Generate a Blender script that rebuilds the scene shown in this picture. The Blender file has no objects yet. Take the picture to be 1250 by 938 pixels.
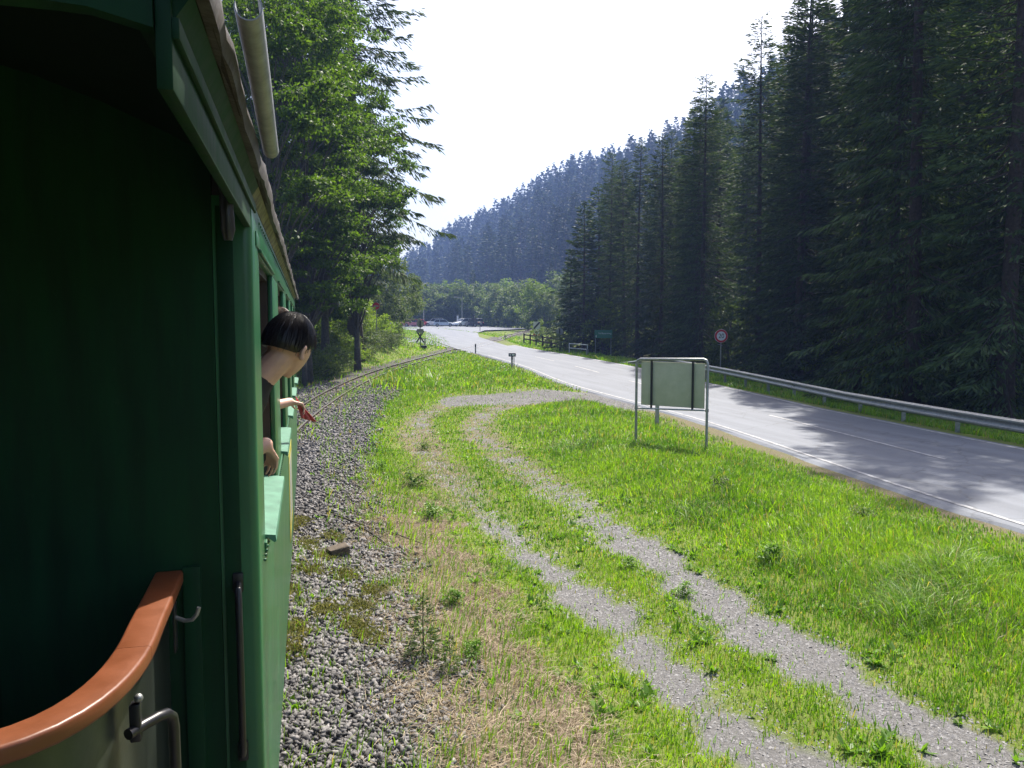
import bpy, bmesh, math, random
import numpy as np
from mathutils import Vector, Matrix
R = math.radians
random.seed(7)
rng = np.random.default_rng(11)
sc = bpy.context.scene
col = sc.collection

# ---------------------------------------------------------------- camera
CZ = 2.70                                  # eye height above the lineside ground
YAW, PITCH = R(14.8), R(4.27)              # to the right of the track direction (+Y), downwards
FWD = Vector((math.sin(YAW)*math.cos(PITCH), math.cos(YAW)*math.cos(PITCH), -math.sin(PITCH)))
cam_d = bpy.data.cameras.new('camera')
cam_d.sensor_width = 36.0
cam_d.lens = 27.36
cam_d.clip_start = 0.05
cam_d.clip_end = 4000
cam = bpy.data.objects.new('camera', cam_d)
cam.location = (0, 0, CZ)
cam.rotation_euler = FWD.to_track_quat('-Z', 'Y').to_euler()
col.objects.link(cam)
sc.camera = cam

# ---------------------------------------------------------------- sky and sun
SUN_AZ, SUN_EL = R(40), R(54)              # clockwise from +Y
w = bpy.data.worlds.new('World'); sc.world = w; w.use_nodes = True
nt = w.node_tree; nt.nodes.clear()
sky = nt.nodes.new('ShaderNodeTexSky'); sky.sky_type = 'NISHITA'
sky.sun_disc = False
sky.sun_elevation = SUN_EL; sky.sun_rotation = SUN_AZ
sky.altitude = 500; sky.air_density = 1.0; sky.dust_density = 6.0; sky.ozone_density = 1.0
bg = nt.nodes.new('ShaderNodeBackground'); bg.inputs['Strength'].default_value = 0.115
wo = nt.nodes.new('ShaderNodeOutputWorld')
nt.links.new(sky.outputs[0], bg.inputs[0]); nt.links.new(bg.outputs[0], wo.inputs[0])
sd = bpy.data.lights.new('sun', 'SUN'); sd.energy = 4.6; sd.angle = R(0.53); sd.color = (1.0, 0.94, 0.84)
sun = bpy.data.objects.new('sun', sd)
SDIR = Vector((math.sin(SUN_AZ)*math.cos(SUN_EL), math.cos(SUN_AZ)*math.cos(SUN_EL), math.sin(SUN_EL)))
sun.rotation_euler = (-SDIR).to_track_quat('-Z', 'Y').to_euler()
sun.location = (30, 30, 60)
col.objects.link(sun)
vs = sc.view_settings
vs.view_transform = 'Standard'; vs.look = 'None'; vs.gamma = 1.0; vs.exposure = 1.25; vs.use_curve_mapping = False
sc.cycles.max_bounces = 6; sc.cycles.transparent_max_bounces = 8
sc.cycles.volume_bounces = 0
sc.cycles.use_denoising = True

# ---------------------------------------------------------------- helpers
def obj_from(me, name, parent=None, mat=None):
    o = bpy.data.objects.new(name, me); col.objects.link(o)
    if parent is not None: o.parent = parent
    if mat is not None and me is not None and not me.materials: me.materials.append(mat)
    return o
def tag(o, label=None, cat=None, group=None, kind=None):
    if label: o['label'] = label
    if cat: o['category'] = cat
    if group: o['group'] = group
    if kind: o['kind'] = kind
    return o
def thing(name, loc, label, cat, group=None, rz=0.0):
    o = bpy.data.objects.new(name, None); col.objects.link(o)
    o.empty_display_size = 0.1
    o.location = loc; o.rotation_euler = (0, 0, rz)
    return tag(o, label, cat, group)
def copy_tree(o, parent=None):
    c = o.copy(); col.objects.link(c)
    if parent is not None: c.parent = parent
    for ch in list(o.children): copy_tree(ch, c)
    return c
def np_mesh(name, V, F, smooth=False, mat=None):
    V = np.asarray(V, np.float32); F = np.asarray(F, np.int32)
    me = bpy.data.meshes.new(name)
    me.vertices.add(len(V)); me.vertices.foreach_set('co', V.ravel())
    k = F.shape[1]
    me.loops.add(F.size); me.loops.foreach_set('vertex_index', F.ravel())
    me.polygons.add(len(F))
    me.polygons.foreach_set('loop_start', np.arange(0, F.size, k, dtype=np.int32))
    if smooth: me.polygons.foreach_set('use_smooth', np.ones(len(F), dtype=bool))
    me.update(calc_edges=True)
    if mat: me.materials.append(mat)
    return me
class MB:
    def __init__(s): s.V = []; s.F = []
    def add(s, V, F):
        n = len(s.V); s.V += [tuple(v) for v in V]; s.F += [tuple(i+n for i in f) for f in F]; return s
    def box(s, x0, x1, y0, y1, z0, z1, M=None, bev=0.0):
        b = bev
        if b > 0:
            bm = bmesh.new(); bmesh.ops.create_cube(bm, size=1)
            for v in bm.verts:
                v.co = Vector(((x0+x1)/2+v.co.x*(x1-x0), (y0+y1)/2+v.co.y*(y1-y0), (z0+z1)/2+v.co.z*(z1-z0)))
            bmesh.ops.bevel(bm, geom=bm.edges[:], offset=b, segments=2, affect='EDGES', profile=0.5)
            bm.verts.index_update()
            V = [v.co.copy() for v in bm.verts]; F = [tuple(v.index for v in f.verts) for f in bm.faces]; bm.free()
        else:
            V = [Vector((x, y, z)) for z in (z0, z1) for y in (y0, y1) for x in (x0, x1)]
            F = [(0,2,3,1), (4,5,7,6), (0,1,5,4), (2,6,7,3), (0,4,6,2), (1,3,7,5)]
        if M is not None: V = [M @ v for v in V]
        return s.add(V, F)
    def tube(s, pts, r, n=10, caps=True):
        pts = [Vector(p) for p in pts]; m = len(pts)
        rr = r if hasattr(r, '__len__') else [r]*m
        V = []; F = []
        up = None
        for i, p in enumerate(pts):
            t = (pts[min(i+1, m-1)] - pts[max(i-1, 0)]).normalized()
            if up is None:
                up = Vector((0,0,1)) if abs(t.z) < 0.9 else Vector((1,0,0))
            a = t.cross(up)
            if a.length < 1e-4: a = t.cross(Vector((0,1,0)))
            a.normalize(); b = a.cross(t).normalized(); up = b
            for k in range(n):
                an = 2*math.pi*k/n
                V.append(p + (a*math.cos(an) + b*math.sin(an))*rr[i])
        for i in range(m-1):
            for k in range(n):
                F.append((i*n+k, i*n+(k+1)%n, (i+1)*n+(k+1)%n, (i+1)*n+k))
        if caps:
            F.append(tuple(reversed(range(n)))); F.append(tuple((m-1)*n+k for k in range(n)))
        return s.add(V, F)
    def prism(s, poly, M, t):
        """poly: 2-D outline in the plane of M's x,y axes, extruded t along M's z axis"""
        n = len(poly)
        V = [M @ Vector((x, y, 0)) for x, y in poly] + [M @ Vector((x, y, t)) for x, y in poly]
        F = [tuple(reversed(range(n))), tuple(range(n, 2*n))] + [(i, (i+1)%n, n+(i+1)%n, n+i) for i in range(n)]
        return s.add(V, F)
    def sweep(s, prof, path, frames, closed=True):
        """prof: list of (a,b); path points; frames: list of (A,B) axis vectors"""
        n = len(prof); V = []; F = []
        for p, (A, B) in zip(path, frames):
            for a, b in prof: V.append(Vector(p) + A*a + B*b)
        m = len(path)
        for i in range(m-1):
            for k in range(n if closed else n-1):
                F.append((i*n+k, i*n+(k+1)%n, (i+1)*n+(k+1)%n, (i+1)*n+k))
        if closed:
            F.append(tuple(reversed(range(n)))); F.append(tuple((m-1)*n+k for k in range(n)))
        return s.add(V, F)
    def sphere(s, c, rx, ry=None, rz=None, nu=12, nv=8):
        ry = ry or rx; rz = rz or rx; V = []; F = []
        for j in range(nv+1):
            th = math.pi*j/nv
            for i in range(nu):
                ph = 2*math.pi*i/nu
                V.append((c[0]+rx*math.sin(th)*math.cos(ph), c[1]+ry*math.sin(th)*math.sin(ph), c[2]+rz*math.cos(th)))
        for j in range(nv):
            for i in range(nu):
                F.append((j*nu+i, (j+1)*nu+i, (j+1)*nu+(i+1)%nu, j*nu+(i+1)%nu))
        return s.add(V, F)
    def build(s, name, mat, parent=None, smooth=False, auto=None):
        me = bpy.data.meshes.new(name); me.from_pydata(s.V, [], s.F); me.validate()
        bm = bmesh.new(); bm.from_mesh(me); bmesh.ops.recalc_face_normals(bm, faces=bm.faces)
        if smooth:
            for f in bm.faces: f.smooth = True
            for e in bm.edges:
                if len(e.link_faces) == 2 and e.calc_face_angle(0) > R(38): e.smooth = False
        bm.to_mesh(me); bm.free()
        me.materials.append(mat)
        return obj_from(me, name, parent)
def circ(r, n=24, cx=0, cy=0): return [(cx+r*math.cos(2*math.pi*k/n), cy+r*math.sin(2*math.pi*k/n)) for k in range(n)]
def frame(origin, xdir, ydir):
    x = Vector(xdir).normalized(); z = x.cross(Vector(ydir)).normalized(); y = z.cross(x)
    return Matrix(((x.x, y.x, z.x, origin[0]), (x.y, y.y, z.y, origin[1]), (x.z, y.z, z.z, origin[2]), (0,0,0,1)))
def text_mesh(body, size, M, name, mat, parent, thick=0.002):
    cu = bpy.data.curves.new(name, 'FONT'); cu.body = body; cu.size = size; cu.align_x = 'CENTER'; cu.align_y = 'CENTER'; cu.extrude = thick
    t = bpy.data.objects.new(name, cu); col.objects.link(t)
    dg = bpy.context.evaluated_depsgraph_get()
    me = bpy.data.meshes.new_from_object(t.evaluated_get(dg)); bpy.data.objects.remove(t); bpy.data.curves.remove(cu)
    me.transform(M); me.name = name
    me.materials.clear(); me.materials.append(mat)
    return obj_from(me, name, parent)

# photo bearings -> places on the ground (camera surveying)
RIGHT = Vector((math.cos(YAW), -math.sin(YAW), 0)); UPV = RIGHT.cross(FWD)
HF = Vector((math.sin(YAW), math.cos(YAW), 0))
def ramp(D):                                # the valley floor climbs gently away from the camera
    D = np.asarray(D, float)
    return 0.0185*np.clip(D-25, 0, 147)
def depth_of(x, y): return x*HF.x + y*HF.y
def base_z(x, y): return ramp(depth_of(x, y))
def P(px, py, off=0.0):
    d = FWD*950 + RIGHT*(px-625) + UPV*(469-py)
    a = d.dot(HF); lo, hi = 0.5, 170.0
    # CZ + t*d.z = off + ramp(t*a)
    f = lambda D: CZ + D/a*d.z - off - float(ramp(D))
    for _ in range(60):
        m = (lo+hi)/2
        if f(m) > 0: lo = m
        else: hi = m
    t = lo/a
    return Vector((d.x*t, d.y*t, 0))
def PD(px, D):                              # bearing px at forward distance D
    lat = (px-625)/950*D/math.cos(PITCH)*1.0
    return Vector((HF.x*D + RIGHT.x*lat, HF.y*D + RIGHT.y*lat, 0))
def smooth_line(pts, n):
    pts = [np.array(p[:2], float) for p in pts]
    L = np.concatenate([[0], np.cumsum([np.linalg.norm(b-a) for a, b in zip(pts, pts[1:])])])
    out = []
    A = np.array(pts)
    T = np.gradient(A, L, axis=0)
    for s in np.linspace(0, L[-1], n):
        i = min(np.searchsorted(L, s, side='right')-1, len(pts)-2)
        h = L[i+1]-L[i]; u = (s-L[i])/h
        h00 = 2*u**3-3*u**2+1; h10 = u**3-2*u**2+u; h01 = -2*u**3+3*u**2; h11 = u**3-u**2
        out.append(h00*A[i]+h10*h*T[i]+h01*A[i+1]+h11*h*T[i+1])
    return np.array(out)
def dist_line(x, y, L):
    """distance and signed side (right +) of points to polyline L"""
    x = np.asarray(x, float); y = np.asarray(y, float)
    best = np.full(x.shape, 1e9); sgn = np.zeros(x.shape)
    for a, b in zip(L[:-1], L[1:]):
        dx, dy = b-a; l2 = dx*dx+dy*dy
        t = np.clip(((x-a[0])*dx+(y-a[1])*dy)/l2, 0, 1)
        ex = x-(a[0]+t*dx); ey = y-(a[1]+t*dy)
        d = np.hypot(ex, ey); m = d < best
        best = np.where(m, d, best); sgn = np.where(m, np.sign(ex*dy-ey*dx), sgn)
    return best, sgn
def sstep(a, b, v):
    t = np.clip((v-a)/(b-a), 0, 1); return t*t*(3-2*t)
def wob(x, y, s=1.0, k=0):
    return (np.sin(x*1.3*s+k)+np.sin(y*1.7*s+1.3*k+0.6)+np.sin((x+y)*0.9*s+2.1+k)+np.sin((x-1.7*y)*2.3*s+0.4*k))/4

# ---------------------------------------------------------------- materials
MATS = {}
def pmat(name, color, rough=0.6, metal=0.0, spec=0.5, var=0.0, scale=8.0, bump=0.0, bscale=60.0, coat=0.0, color2=None, island=0.0, streak=None, wear=None):
    m = bpy.data.materials.new(name); m.use_nodes = True
    n = m.node_tree.nodes; l = m.node_tree.links; b = n['Principled BSDF']
    b.inputs['Roughness'].default_value = rough; b.inputs['Metallic'].default_value = metal
    b.inputs['Specular IOR Level'].default_value = spec
    if coat: b.inputs['Coat Weight'].default_value = coat; b.inputs['Coat Roughness'].default_value = 0.08
    tc = n.new('ShaderNodeTexCoord')
    c2 = color2 or tuple(c*(1-var) for c in color)
    nz = n.new('ShaderNodeTexNoise'); nz.inputs['Scale'].default_value = scale; nz.inputs['Detail'].default_value = 6; nz.inputs['Roughness'].default_value = 0.65
    if streak:
        mp = n.new('ShaderNodeMapping'); mp.inputs['Scale'].default_value = streak; l.new(tc.outputs['Object'], mp.inputs[0]); l.new(mp.outputs[0], nz.inputs['Vector'])
    else: l.new(tc.outputs['Object'], nz.inputs['Vector'])
    rp = n.new('ShaderNodeValToRGB'); rp.color_ramp.elements[0].position = 0.35; rp.color_ramp.elements[1].position = 0.65
    rp.color_ramp.elements[0].color = (*c2, 1); rp.color_ramp.elements[1].color = (*color, 1)
    l.new(nz.outputs[0], rp.inputs[0])
    out = rp.outputs[0]
    if island:
        g = n.new('ShaderNodeNewGeometry'); hs = n.new('ShaderNodeHueSaturation')
        mr = n.new('ShaderNodeMapRange'); mr.inputs[3].default_value = 1-island; mr.inputs[4].default_value = 1+island
        l.new(g.outputs['Random Per Island'], mr.inputs[0]); l.new(mr.outputs[0], hs.inputs['Value']); l.new(out, hs.inputs['Color'])
        out = hs.outputs[0]
    if wear:        # chips, grime and scuffs with shapes of their own
        n3 = n.new('ShaderNodeTexNoise'); n3.inputs['Scale'].default_value = 34; n3.inputs['Detail'].default_value = 9; n3.inputs['Roughness'].default_value = 0.75
        l.new(tc.outputs['Object'], n3.inputs['Vector'])
        r3 = n.new('ShaderNodeValToRGB'); r3.color_ramp.elements[0].position = 0.63; r3.color_ramp.elements[1].position = 0.70
        r3.color_ramp.elements[0].color = (0, 0, 0, 1); r3.color_ramp.elements[1].color = (0.75, 0.75, 0.75, 1)
        l.new(n3.outputs[0], r3.inputs[0])
        m3 = n.new('ShaderNodeMix'); m3.data_type = 'RGBA'; m3.inputs['B'].default_value = (*wear, 1); l.new(r3.outputs[0], m3.inputs['Factor']); l.new(out, m3.inputs['A']); out = m3.outputs['Result']
        rr3 = n.new('ShaderNodeMapRange'); rr3.inputs[3].default_value = rough*0.75; rr3.inputs[4].default_value = min(1, rough*1.6); l.new(nz.outputs[0], rr3.inputs[0]); l.new(rr3.outputs[0], b.inputs['Roughness'])
    l.new(out, b.inputs['Base Color'])
    if bump:
        n2 = n.new('ShaderNodeTexNoise'); n2.inputs['Scale'].default_value = bscale; n2.inputs['Detail'].default_value = 5
        l.new(tc.outputs['Object'], n2.inputs['Vector'])
        bp = n.new('ShaderNodeBump'); bp.inputs['Strength'].default_value = bump; bp.inputs['Distance'].default_value = 0.01
        l.new(n2.outputs[0], bp.inputs['Height']); l.new(bp.outputs[0], b.inputs['Normal'])
    MATS[name] = m
    return m
def leafmat(name, c1, c2, trans=0.35, rough=0.5, obvar=0.25, tcol=None, spec=0.25, patch=0.0, dryc=None):
    """foliage: colour differs leaf by leaf and plant by plant; light shines through"""
    m = bpy.data.materials.new(name); m.use_nodes = True
    n = m.node_tree.nodes; l = m.node_tree.links; b = n['Principled BSDF']; o = n['Material Output']
    g = n.new('ShaderNodeNewGeometry'); oi = n.new('ShaderNodeObjectInfo')
    mx = n.new('ShaderNodeMix'); mx.data_type = 'RGBA'
    mx.inputs['A'].default_value = (*c1, 1); mx.inputs['B'].default_value = (*c2, 1)
    fac = g.outputs['Random Per Island']
    if patch:
        tc = n.new('ShaderNodeTexCoord'); nz = n.new('ShaderNodeTexNoise'); nz.inputs['Scale'].default_value = patch; nz.inputs['Detail'].default_value = 3
        l.new(tc.outputs['Object'], nz.inputs['Vector'])
        ad = n.new('ShaderNodeMath'); ad.operation = 'MULTIPLY_ADD'; ad.inputs[1].default_value = 2.2; ad.inputs[2].default_value = -1.1
        l.new(nz.outputs[0], ad.inputs[0])
        a2 = n.new('ShaderNodeMath'); a2.operation = 'ADD'; a2.use_clamp = True
        l.new(ad.outputs[0], a2.inputs[0]); l.new(fac, a2.inputs[1]); fac = a2.outputs[0]
    l.new(fac, mx.inputs['Factor'])
    hs = n.new('ShaderNodeHueSaturation')
    mr = n.new('ShaderNodeMapRange'); mr.inputs[3].default_value = 1-obvar; mr.inputs[4].default_value = 1+obvar
    l.new(oi.outputs['Random'], mr.inputs[0]); l.new(mr.outputs[0], hs.inputs['Value'])
    src = mx.outputs['Result']
    if dryc:        # some blades are withered
        dr = n.new('ShaderNodeValToRGB'); dr.color_ramp.elements[0].position = 0.90; dr.color_ramp.elements[1].position = 0.93
        sn = n.new('ShaderNodeMath'); sn.operation = 'FRACT'; s7 = n.new('ShaderNodeMath'); s7.operation = 'MULTIPLY'; s7.inputs[1].default_value = 37.7
        l.new(g.outputs['Random Per Island'], s7.inputs[0]); l.new(s7.outputs[0], sn.inputs[0]); l.new(sn.outputs[0], dr.inputs[0])
        md_ = n.new('ShaderNodeMix'); md_.data_type = 'RGBA'; md_.inputs['B'].default_value = (*dryc, 1); l.new(src, md_.inputs['A']); l.new(dr.outputs[0], md_.inputs['Factor']); src = md_.outputs['Result']
    l.new(src, hs.inputs['Color'])
    l.new(hs.outputs[0], b.inputs['Base Color'])
    b.inputs['Roughness'].default_value = rough; b.inputs['Specular IOR Level'].default_value = spec
    tr = n.new('ShaderNodeBsdfTranslucent')
    h2 = n.new('ShaderNodeMix'); h2.data_type = 'RGBA'; h2.blend_type = 'MULTIPLY'; h2.inputs['Factor'].default_value = 1.0
    h2.inputs['B'].default_value = (*(tcol or (1.5, 1.6, 0.7)), 1)
    l.new(hs.outputs[0], h2.inputs['A']); l.new(h2.outputs['Result'], tr.inputs[0])
    ms = n.new('ShaderNodeMixShader'); ms.inputs[0].default_value = trans
    l.new(b.outputs[0], ms.inputs[1]); l.new(tr.outputs[0], ms.inputs[2]); l.new(ms.outputs[0], o.inputs[0])
    MATS[name] = m
    return m
green = pmat('coach_green', (0.014, 0.115, 0.042), 0.34, var=0.42, scale=3.0, bump=0.10, bscale=18, coat=0.15, streak=(3, 1.2, 0.5), wear=(0.035, 0.10, 0.055))
green_shade = pmat('coach_green_shaded', (0.004, 0.040, 0.012), 0.55, spec=0.2, var=0.45, scale=4.0, bump=0.10, bscale=22, streak=(4, 4, 0.5), wear=(0.012, 0.045, 0.02))  # coach green with platform shade put into the colour; chips are wear
mint = pmat('sill_mint_lit', (0.075, 0.21, 0.135), 0.5, var=0.3, scale=14, wear=(0.12, 0.2, 0.15))  # paler than the coach green: light reflecting off the sills is in the colour
brown = pmat('handrail_brown', (0.160, 0.046, 0.014), 0.36, var=0.25, scale=9, bump=0.06, bscale=45, wear=(0.11, 0.05, 0.03))
black = pmat('black_metal', (0.012, 0.012, 0.014), 0.35, var=0.3, scale=20, bump=0.05)
galv = pmat('galvanised', (0.36, 0.37, 0.36), 0.45, metal=0.7, var=0.3, scale=12, bump=0.03)
zinc = pmat('zinc_pipe', (0.29, 0.30, 0.31), 0.5, metal=0.3, var=0.35, scale=18, bump=0.08)
panelm = pmat('dirty_panel', (0.06, 0.072, 0.06), 0.3, metal=0.5, var=0.55, scale=4, bump=0.05)
navy = pmat('navy_fascia', (0.020, 0.020, 0.06), 0.6, var=0.3)
woodp = pmat('peeling_wood', (0.24, 0.23, 0.11), 0.8, color2=(0.06, 0.05, 0.03), scale=9, bump=0.3, bscale=40)
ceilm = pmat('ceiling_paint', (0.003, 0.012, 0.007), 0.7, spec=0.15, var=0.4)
felt = pmat('roof_felt', (0.05, 0.04, 0.035), 0.85, var=0.4, scale=14, bump=0.4, bscale=60)
dwood = pmat('dark_wood', (0.035, 0.02, 0.014), 0.5, var=0.4, scale=16)
rust = pmat('rusty_rail', (0.065, 0.035, 0.022), 0.75, color2=(0.03, 0.018, 0.014), scale=25, bump=0.2)
railtop = pmat('rail_head', (0.38, 0.37, 0.36), 0.35, metal=0.9, var=0.25, scale=20)
sleeperm = pmat('sleeper_wood', (0.11, 0.085, 0.06), 0.9, var=0.5, scale=18, bump=0.5, bscale=60)
white = pmat('white_paint', (0.72, 0.73, 0.74), 0.5, var=0.12, scale=10)
redp = pmat('red_paint', (0.50, 0.02, 0.03), 0.4, var=0.1)
sgreen = pmat('sign_green', (0.015, 0.16, 0.10), 0.4, var=0.1)
bluep = pmat('plate_blue', (0.03, 0.035, 0.07), 0.5, var=0.1)
signback = pmat('sign_back', (0.30, 0.31, 0.29), 0.55, metal=0.3, var=0.2, scale=6)
boardm = pmat('weathered_board', (0.48, 0.47, 0.33), 0.8, color2=(0.40, 0.40, 0.27), scale=3, bump=0.1)
fencew = pmat('fence_wood', (0.06, 0.038, 0.025), 0.8, var=0.4, scale=14, bump=0.3)
bark = pmat('spruce_bark', (0.075, 0.055, 0.045), 0.95, color2=(0.03, 0.024, 0.02), scale=14, bump=0.8, bscale=22)
bark2 = pmat('beech_bark', (0.11, 0.10, 0.085), 0.95, color2=(0.05, 0.045, 0.038), scale=9, bump=0.5, bscale=22)
stonem = pmat('ballast_stone', (0.185, 0.175, 0.17), 0.8, color2=(0.07, 0.066, 0.065), scale=22, bump=0.35, bscale=90, island=0.55)
gritm = pmat('drive_grit', (0.205, 0.20, 0.20), 0.9, color2=(0.12, 0.118, 0.118), scale=25, bump=0.2, bscale=120, island=0.28)
tyre = pmat('tyre', (0.015, 0.015, 0.015), 0.8)
glass_d = pmat('car_glass', (0.02, 0.025, 0.03), 0.08, spec=0.8)
spruce_m = leafmat('spruce_needles', (0.016, 0.036, 0.015), (0.060, 0.092, 0.028), 0.28, 0.7, 0.3, tcol=(1.5, 1.5, 0.8))
spruce_far = leafmat('spruce_needles_far', (0.018, 0.038, 0.020), (0.045, 0.070, 0.030), 0.18, 0.65, 0.3, tcol=(1.4, 1.4, 0.8))
beech_m = leafmat('beech_leaves', (0.028, 0.066, 0.010), (0.105, 0.170, 0.026), 0.40, 0.55, 0.18, tcol=(1.7, 1.8, 0.5), spec=0.2)
bush_m = leafmat('bush_leaves', (0.06, 0.11, 0.02), (0.14, 0.19, 0.04), 0.4, 0.55, 0.25, tcol=(1.6, 1.7, 0.6))
bright_m = leafmat('bright_leaves', (0.10, 0.17, 0.02), (0.21, 0.28, 0.045), 0.45, 0.55, 0.15, tcol=(1.5, 1.6, 0.5))  # brighter, yellower version of the bush leaves
willow_m = leafmat('grey_green_leaves', (0.05, 0.085, 0.026), (0.13, 0.165, 0.065), 0.32, 0.6, 0.25, tcol=(1.5, 1.6, 0.7))
grass_m = leafmat('grass_blades', (0.068, 0.172, 0.008), (0.230, 0.365, 0.026), 0.48, 0.45, 0.0, tcol=(1.5, 1.6, 0.45), spec=0.3, patch=0.55, dryc=(0.30, 0.25, 0.10))
weed_m = leafmat('weed_leaves', (0.075, 0.16, 0.02), (0.16, 0.28, 0.04), 0.4, 0.45, 0.1, tcol=(1.6, 1.7, 0.5))
straw_m = leafmat('dry_straw', (0.16, 0.12, 0.075), (0.47, 0.39, 0.28), 0.25, 0.7, 0.0, tcol=(1.2, 1.1, 0.9))
moss_m = leafmat('moss', (0.08, 0.085, 0.02), (0.15, 0.14, 0.04), 0.2, 0.9, 0.1)
skin_m = pmat('skin', (0.60, 0.36, 0.27), 0.5, var=0.12, scale=30)
MATS['skin'].node_tree.nodes['Principled BSDF'].inputs['Subsurface Weight'].default_value = 0.12
MATS['skin'].node_tree.nodes['Principled BSDF'].inputs['Subsurface Radius'].default_value = (0.01, 0.004, 0.002)
hair_m = pmat('black_hair', (0.010, 0.008, 0.010), 0.38, spec=0.5, var=0.4, scale=30)
hair2_m = pmat('brown_hair', (0.085, 0.05, 0.036), 0.45, var=0.4, scale=40)
shirt_m = pmat('dark_shirt', (0.02, 0.018, 0.02), 0.85, var=0.3, scale=20)
pink_m = pmat('pink_top', (0.45, 0.12, 0.12), 0.8, var=0.2)
cloth_m = pmat('red_cloth', (0.55, 0.10, 0.10), 0.8, var=0.2, scale=20)
# ================================================================ the lie of the land
TRK = []
yy = -40.0
while yy < 46.5:
    TRK.append((-1.25 + (max(yy-8.5, 0)**2)/190.0, yy)); yy += 1.5
x0, y0 = TRK[-1]; yy = y0 + 3
while yy < 175:
    TRK.append((x0 + 0.385*(yy-y0) - 0.0*(yy-y0)**2, yy)); yy += 3
TRK = np.array(TRK)
# road edges (near = towards the railway, far = towards the forest)
near_e = smooth_line([(8.0, -12), (8.6, -2), (9.05, 8.2)] + [P(825, 508), P(687, 469.6), P(640, 450), P(581, 432), P(562.7, 427.7)], 60)
far_e = smooth_line([(14.2, -12), (14.7, -2), P(1250, 549)] + [P(1034, 506), P(872, 470), P(772, 448), P(700, 434.8), P(657, 427.6), P(628, 422)], 60)
RC = (near_e+far_e)/2
RC_tail = np.array([RC[-1], P(575, 413)[:2], P(556, 407)[:2], P(520, 402)[:2]])
RCF = np.vstack([RC, RC_tail[1:]])
rut_l = smooth_line([P(*p) for p in [(625, 487), (560, 492), (520, 505), (508, 520), (520, 545), (548, 578), (590, 620), (640, 665), (700, 712), (760, 762), (830, 830), (900, 885), (985, 945), (1150, 1060)]], 90)
rut_r = smooth_line([P(*p) for p in [(650, 490), (600, 502), (583, 522), (606, 548), (650, 580), (700, 612), (770, 660), (840, 705), (900, 748), (980, 798), (1060, 846), (1160, 900), (1250, 946), (1400, 1020)]], 90)
mouth = smooth_line([P(*p) for p in [(585, 489), (640, 486), (700, 484), (745, 487), (790, 495)]], 30)
def hill(x, y):
    q = 0.995*x + 0.0993*y
    q0 = np.interp(y, [-100, 0, 60, 120, 175, 400], [44, 42, 44, 66, 84, 86])
    u = np.clip(q-q0, 0, None)
    h = 0.64*u*u/(u+12.0)
    H = 88.0
    h = np.where(h > H*0.6, H*0.6 + (H*0.4)*np.tanh((h-H*0.6)/(H*0.4)), h)
    return h*(1+0.05*np.sin(x*0.021+y*0.033)+0.04*np.sin(x*0.05-y*0.027))
def hgt(x, y):
    x = np.asarray(x, float); y = np.asarray(y, float)
    z = base_z(x, y).copy()
    dt, sg = dist_line(x, y, TRK); s = dt*sg
    dr, rs = dist_line(x, y, RCF); e = dr-3.05
    onroad = 1-sstep(-0.1, 1.3, e)
    fade = 1-sstep(53, 67, y)
    z += 0.13*(1-sstep(0.95, 2.1, dt))*(1-onroad)
    z += (-0.05*sstep(1.8, 3.0, s)*(1-sstep(3.5, 6, s)))*(y < 60)
    z += 2.3*sstep(2.0, 7.2, -s)*fade*(sg < 0)*sstep(8, 20, y)
    XL = -6+0.11*y
    z += 0.30*np.clip(XL-x, 0, 60)*sstep(5, 25, y)
    side = (rs > 0)
    drop = 0.22*sstep(0.2, 1.4, e) + 1.3*sstep(3, 10, e)*(1-sstep(62, 80, y))
    z -= np.where(side, drop, 0)
    z += hill(x, y)
    dl = np.minimum(dist_line(x, y, rut_l)[0], dist_line(x, y, rut_r)[0])
    z -= 0.035*(1-sstep(0.2, 0.55, dl))
    gb = (s > 2.0)*(~side)*(1-onroad)
    z += gb*0.05*wob(x, y, 1.1)*sstep(0.3, 1.2, dl)
    z += np.where((s > 0) & (~side), 0.13*sstep(0.9, 2.6, dl)*(1-sstep(-2.2, -0.6, -e))*sstep(3.0, 5.0, s), 0)
    return z
def hz(x, y): return float(hgt(np.array([x]), np.array([y]))[0])
def G(v): return Vector((v[0], v[1], hz(v[0], v[1])))

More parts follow.
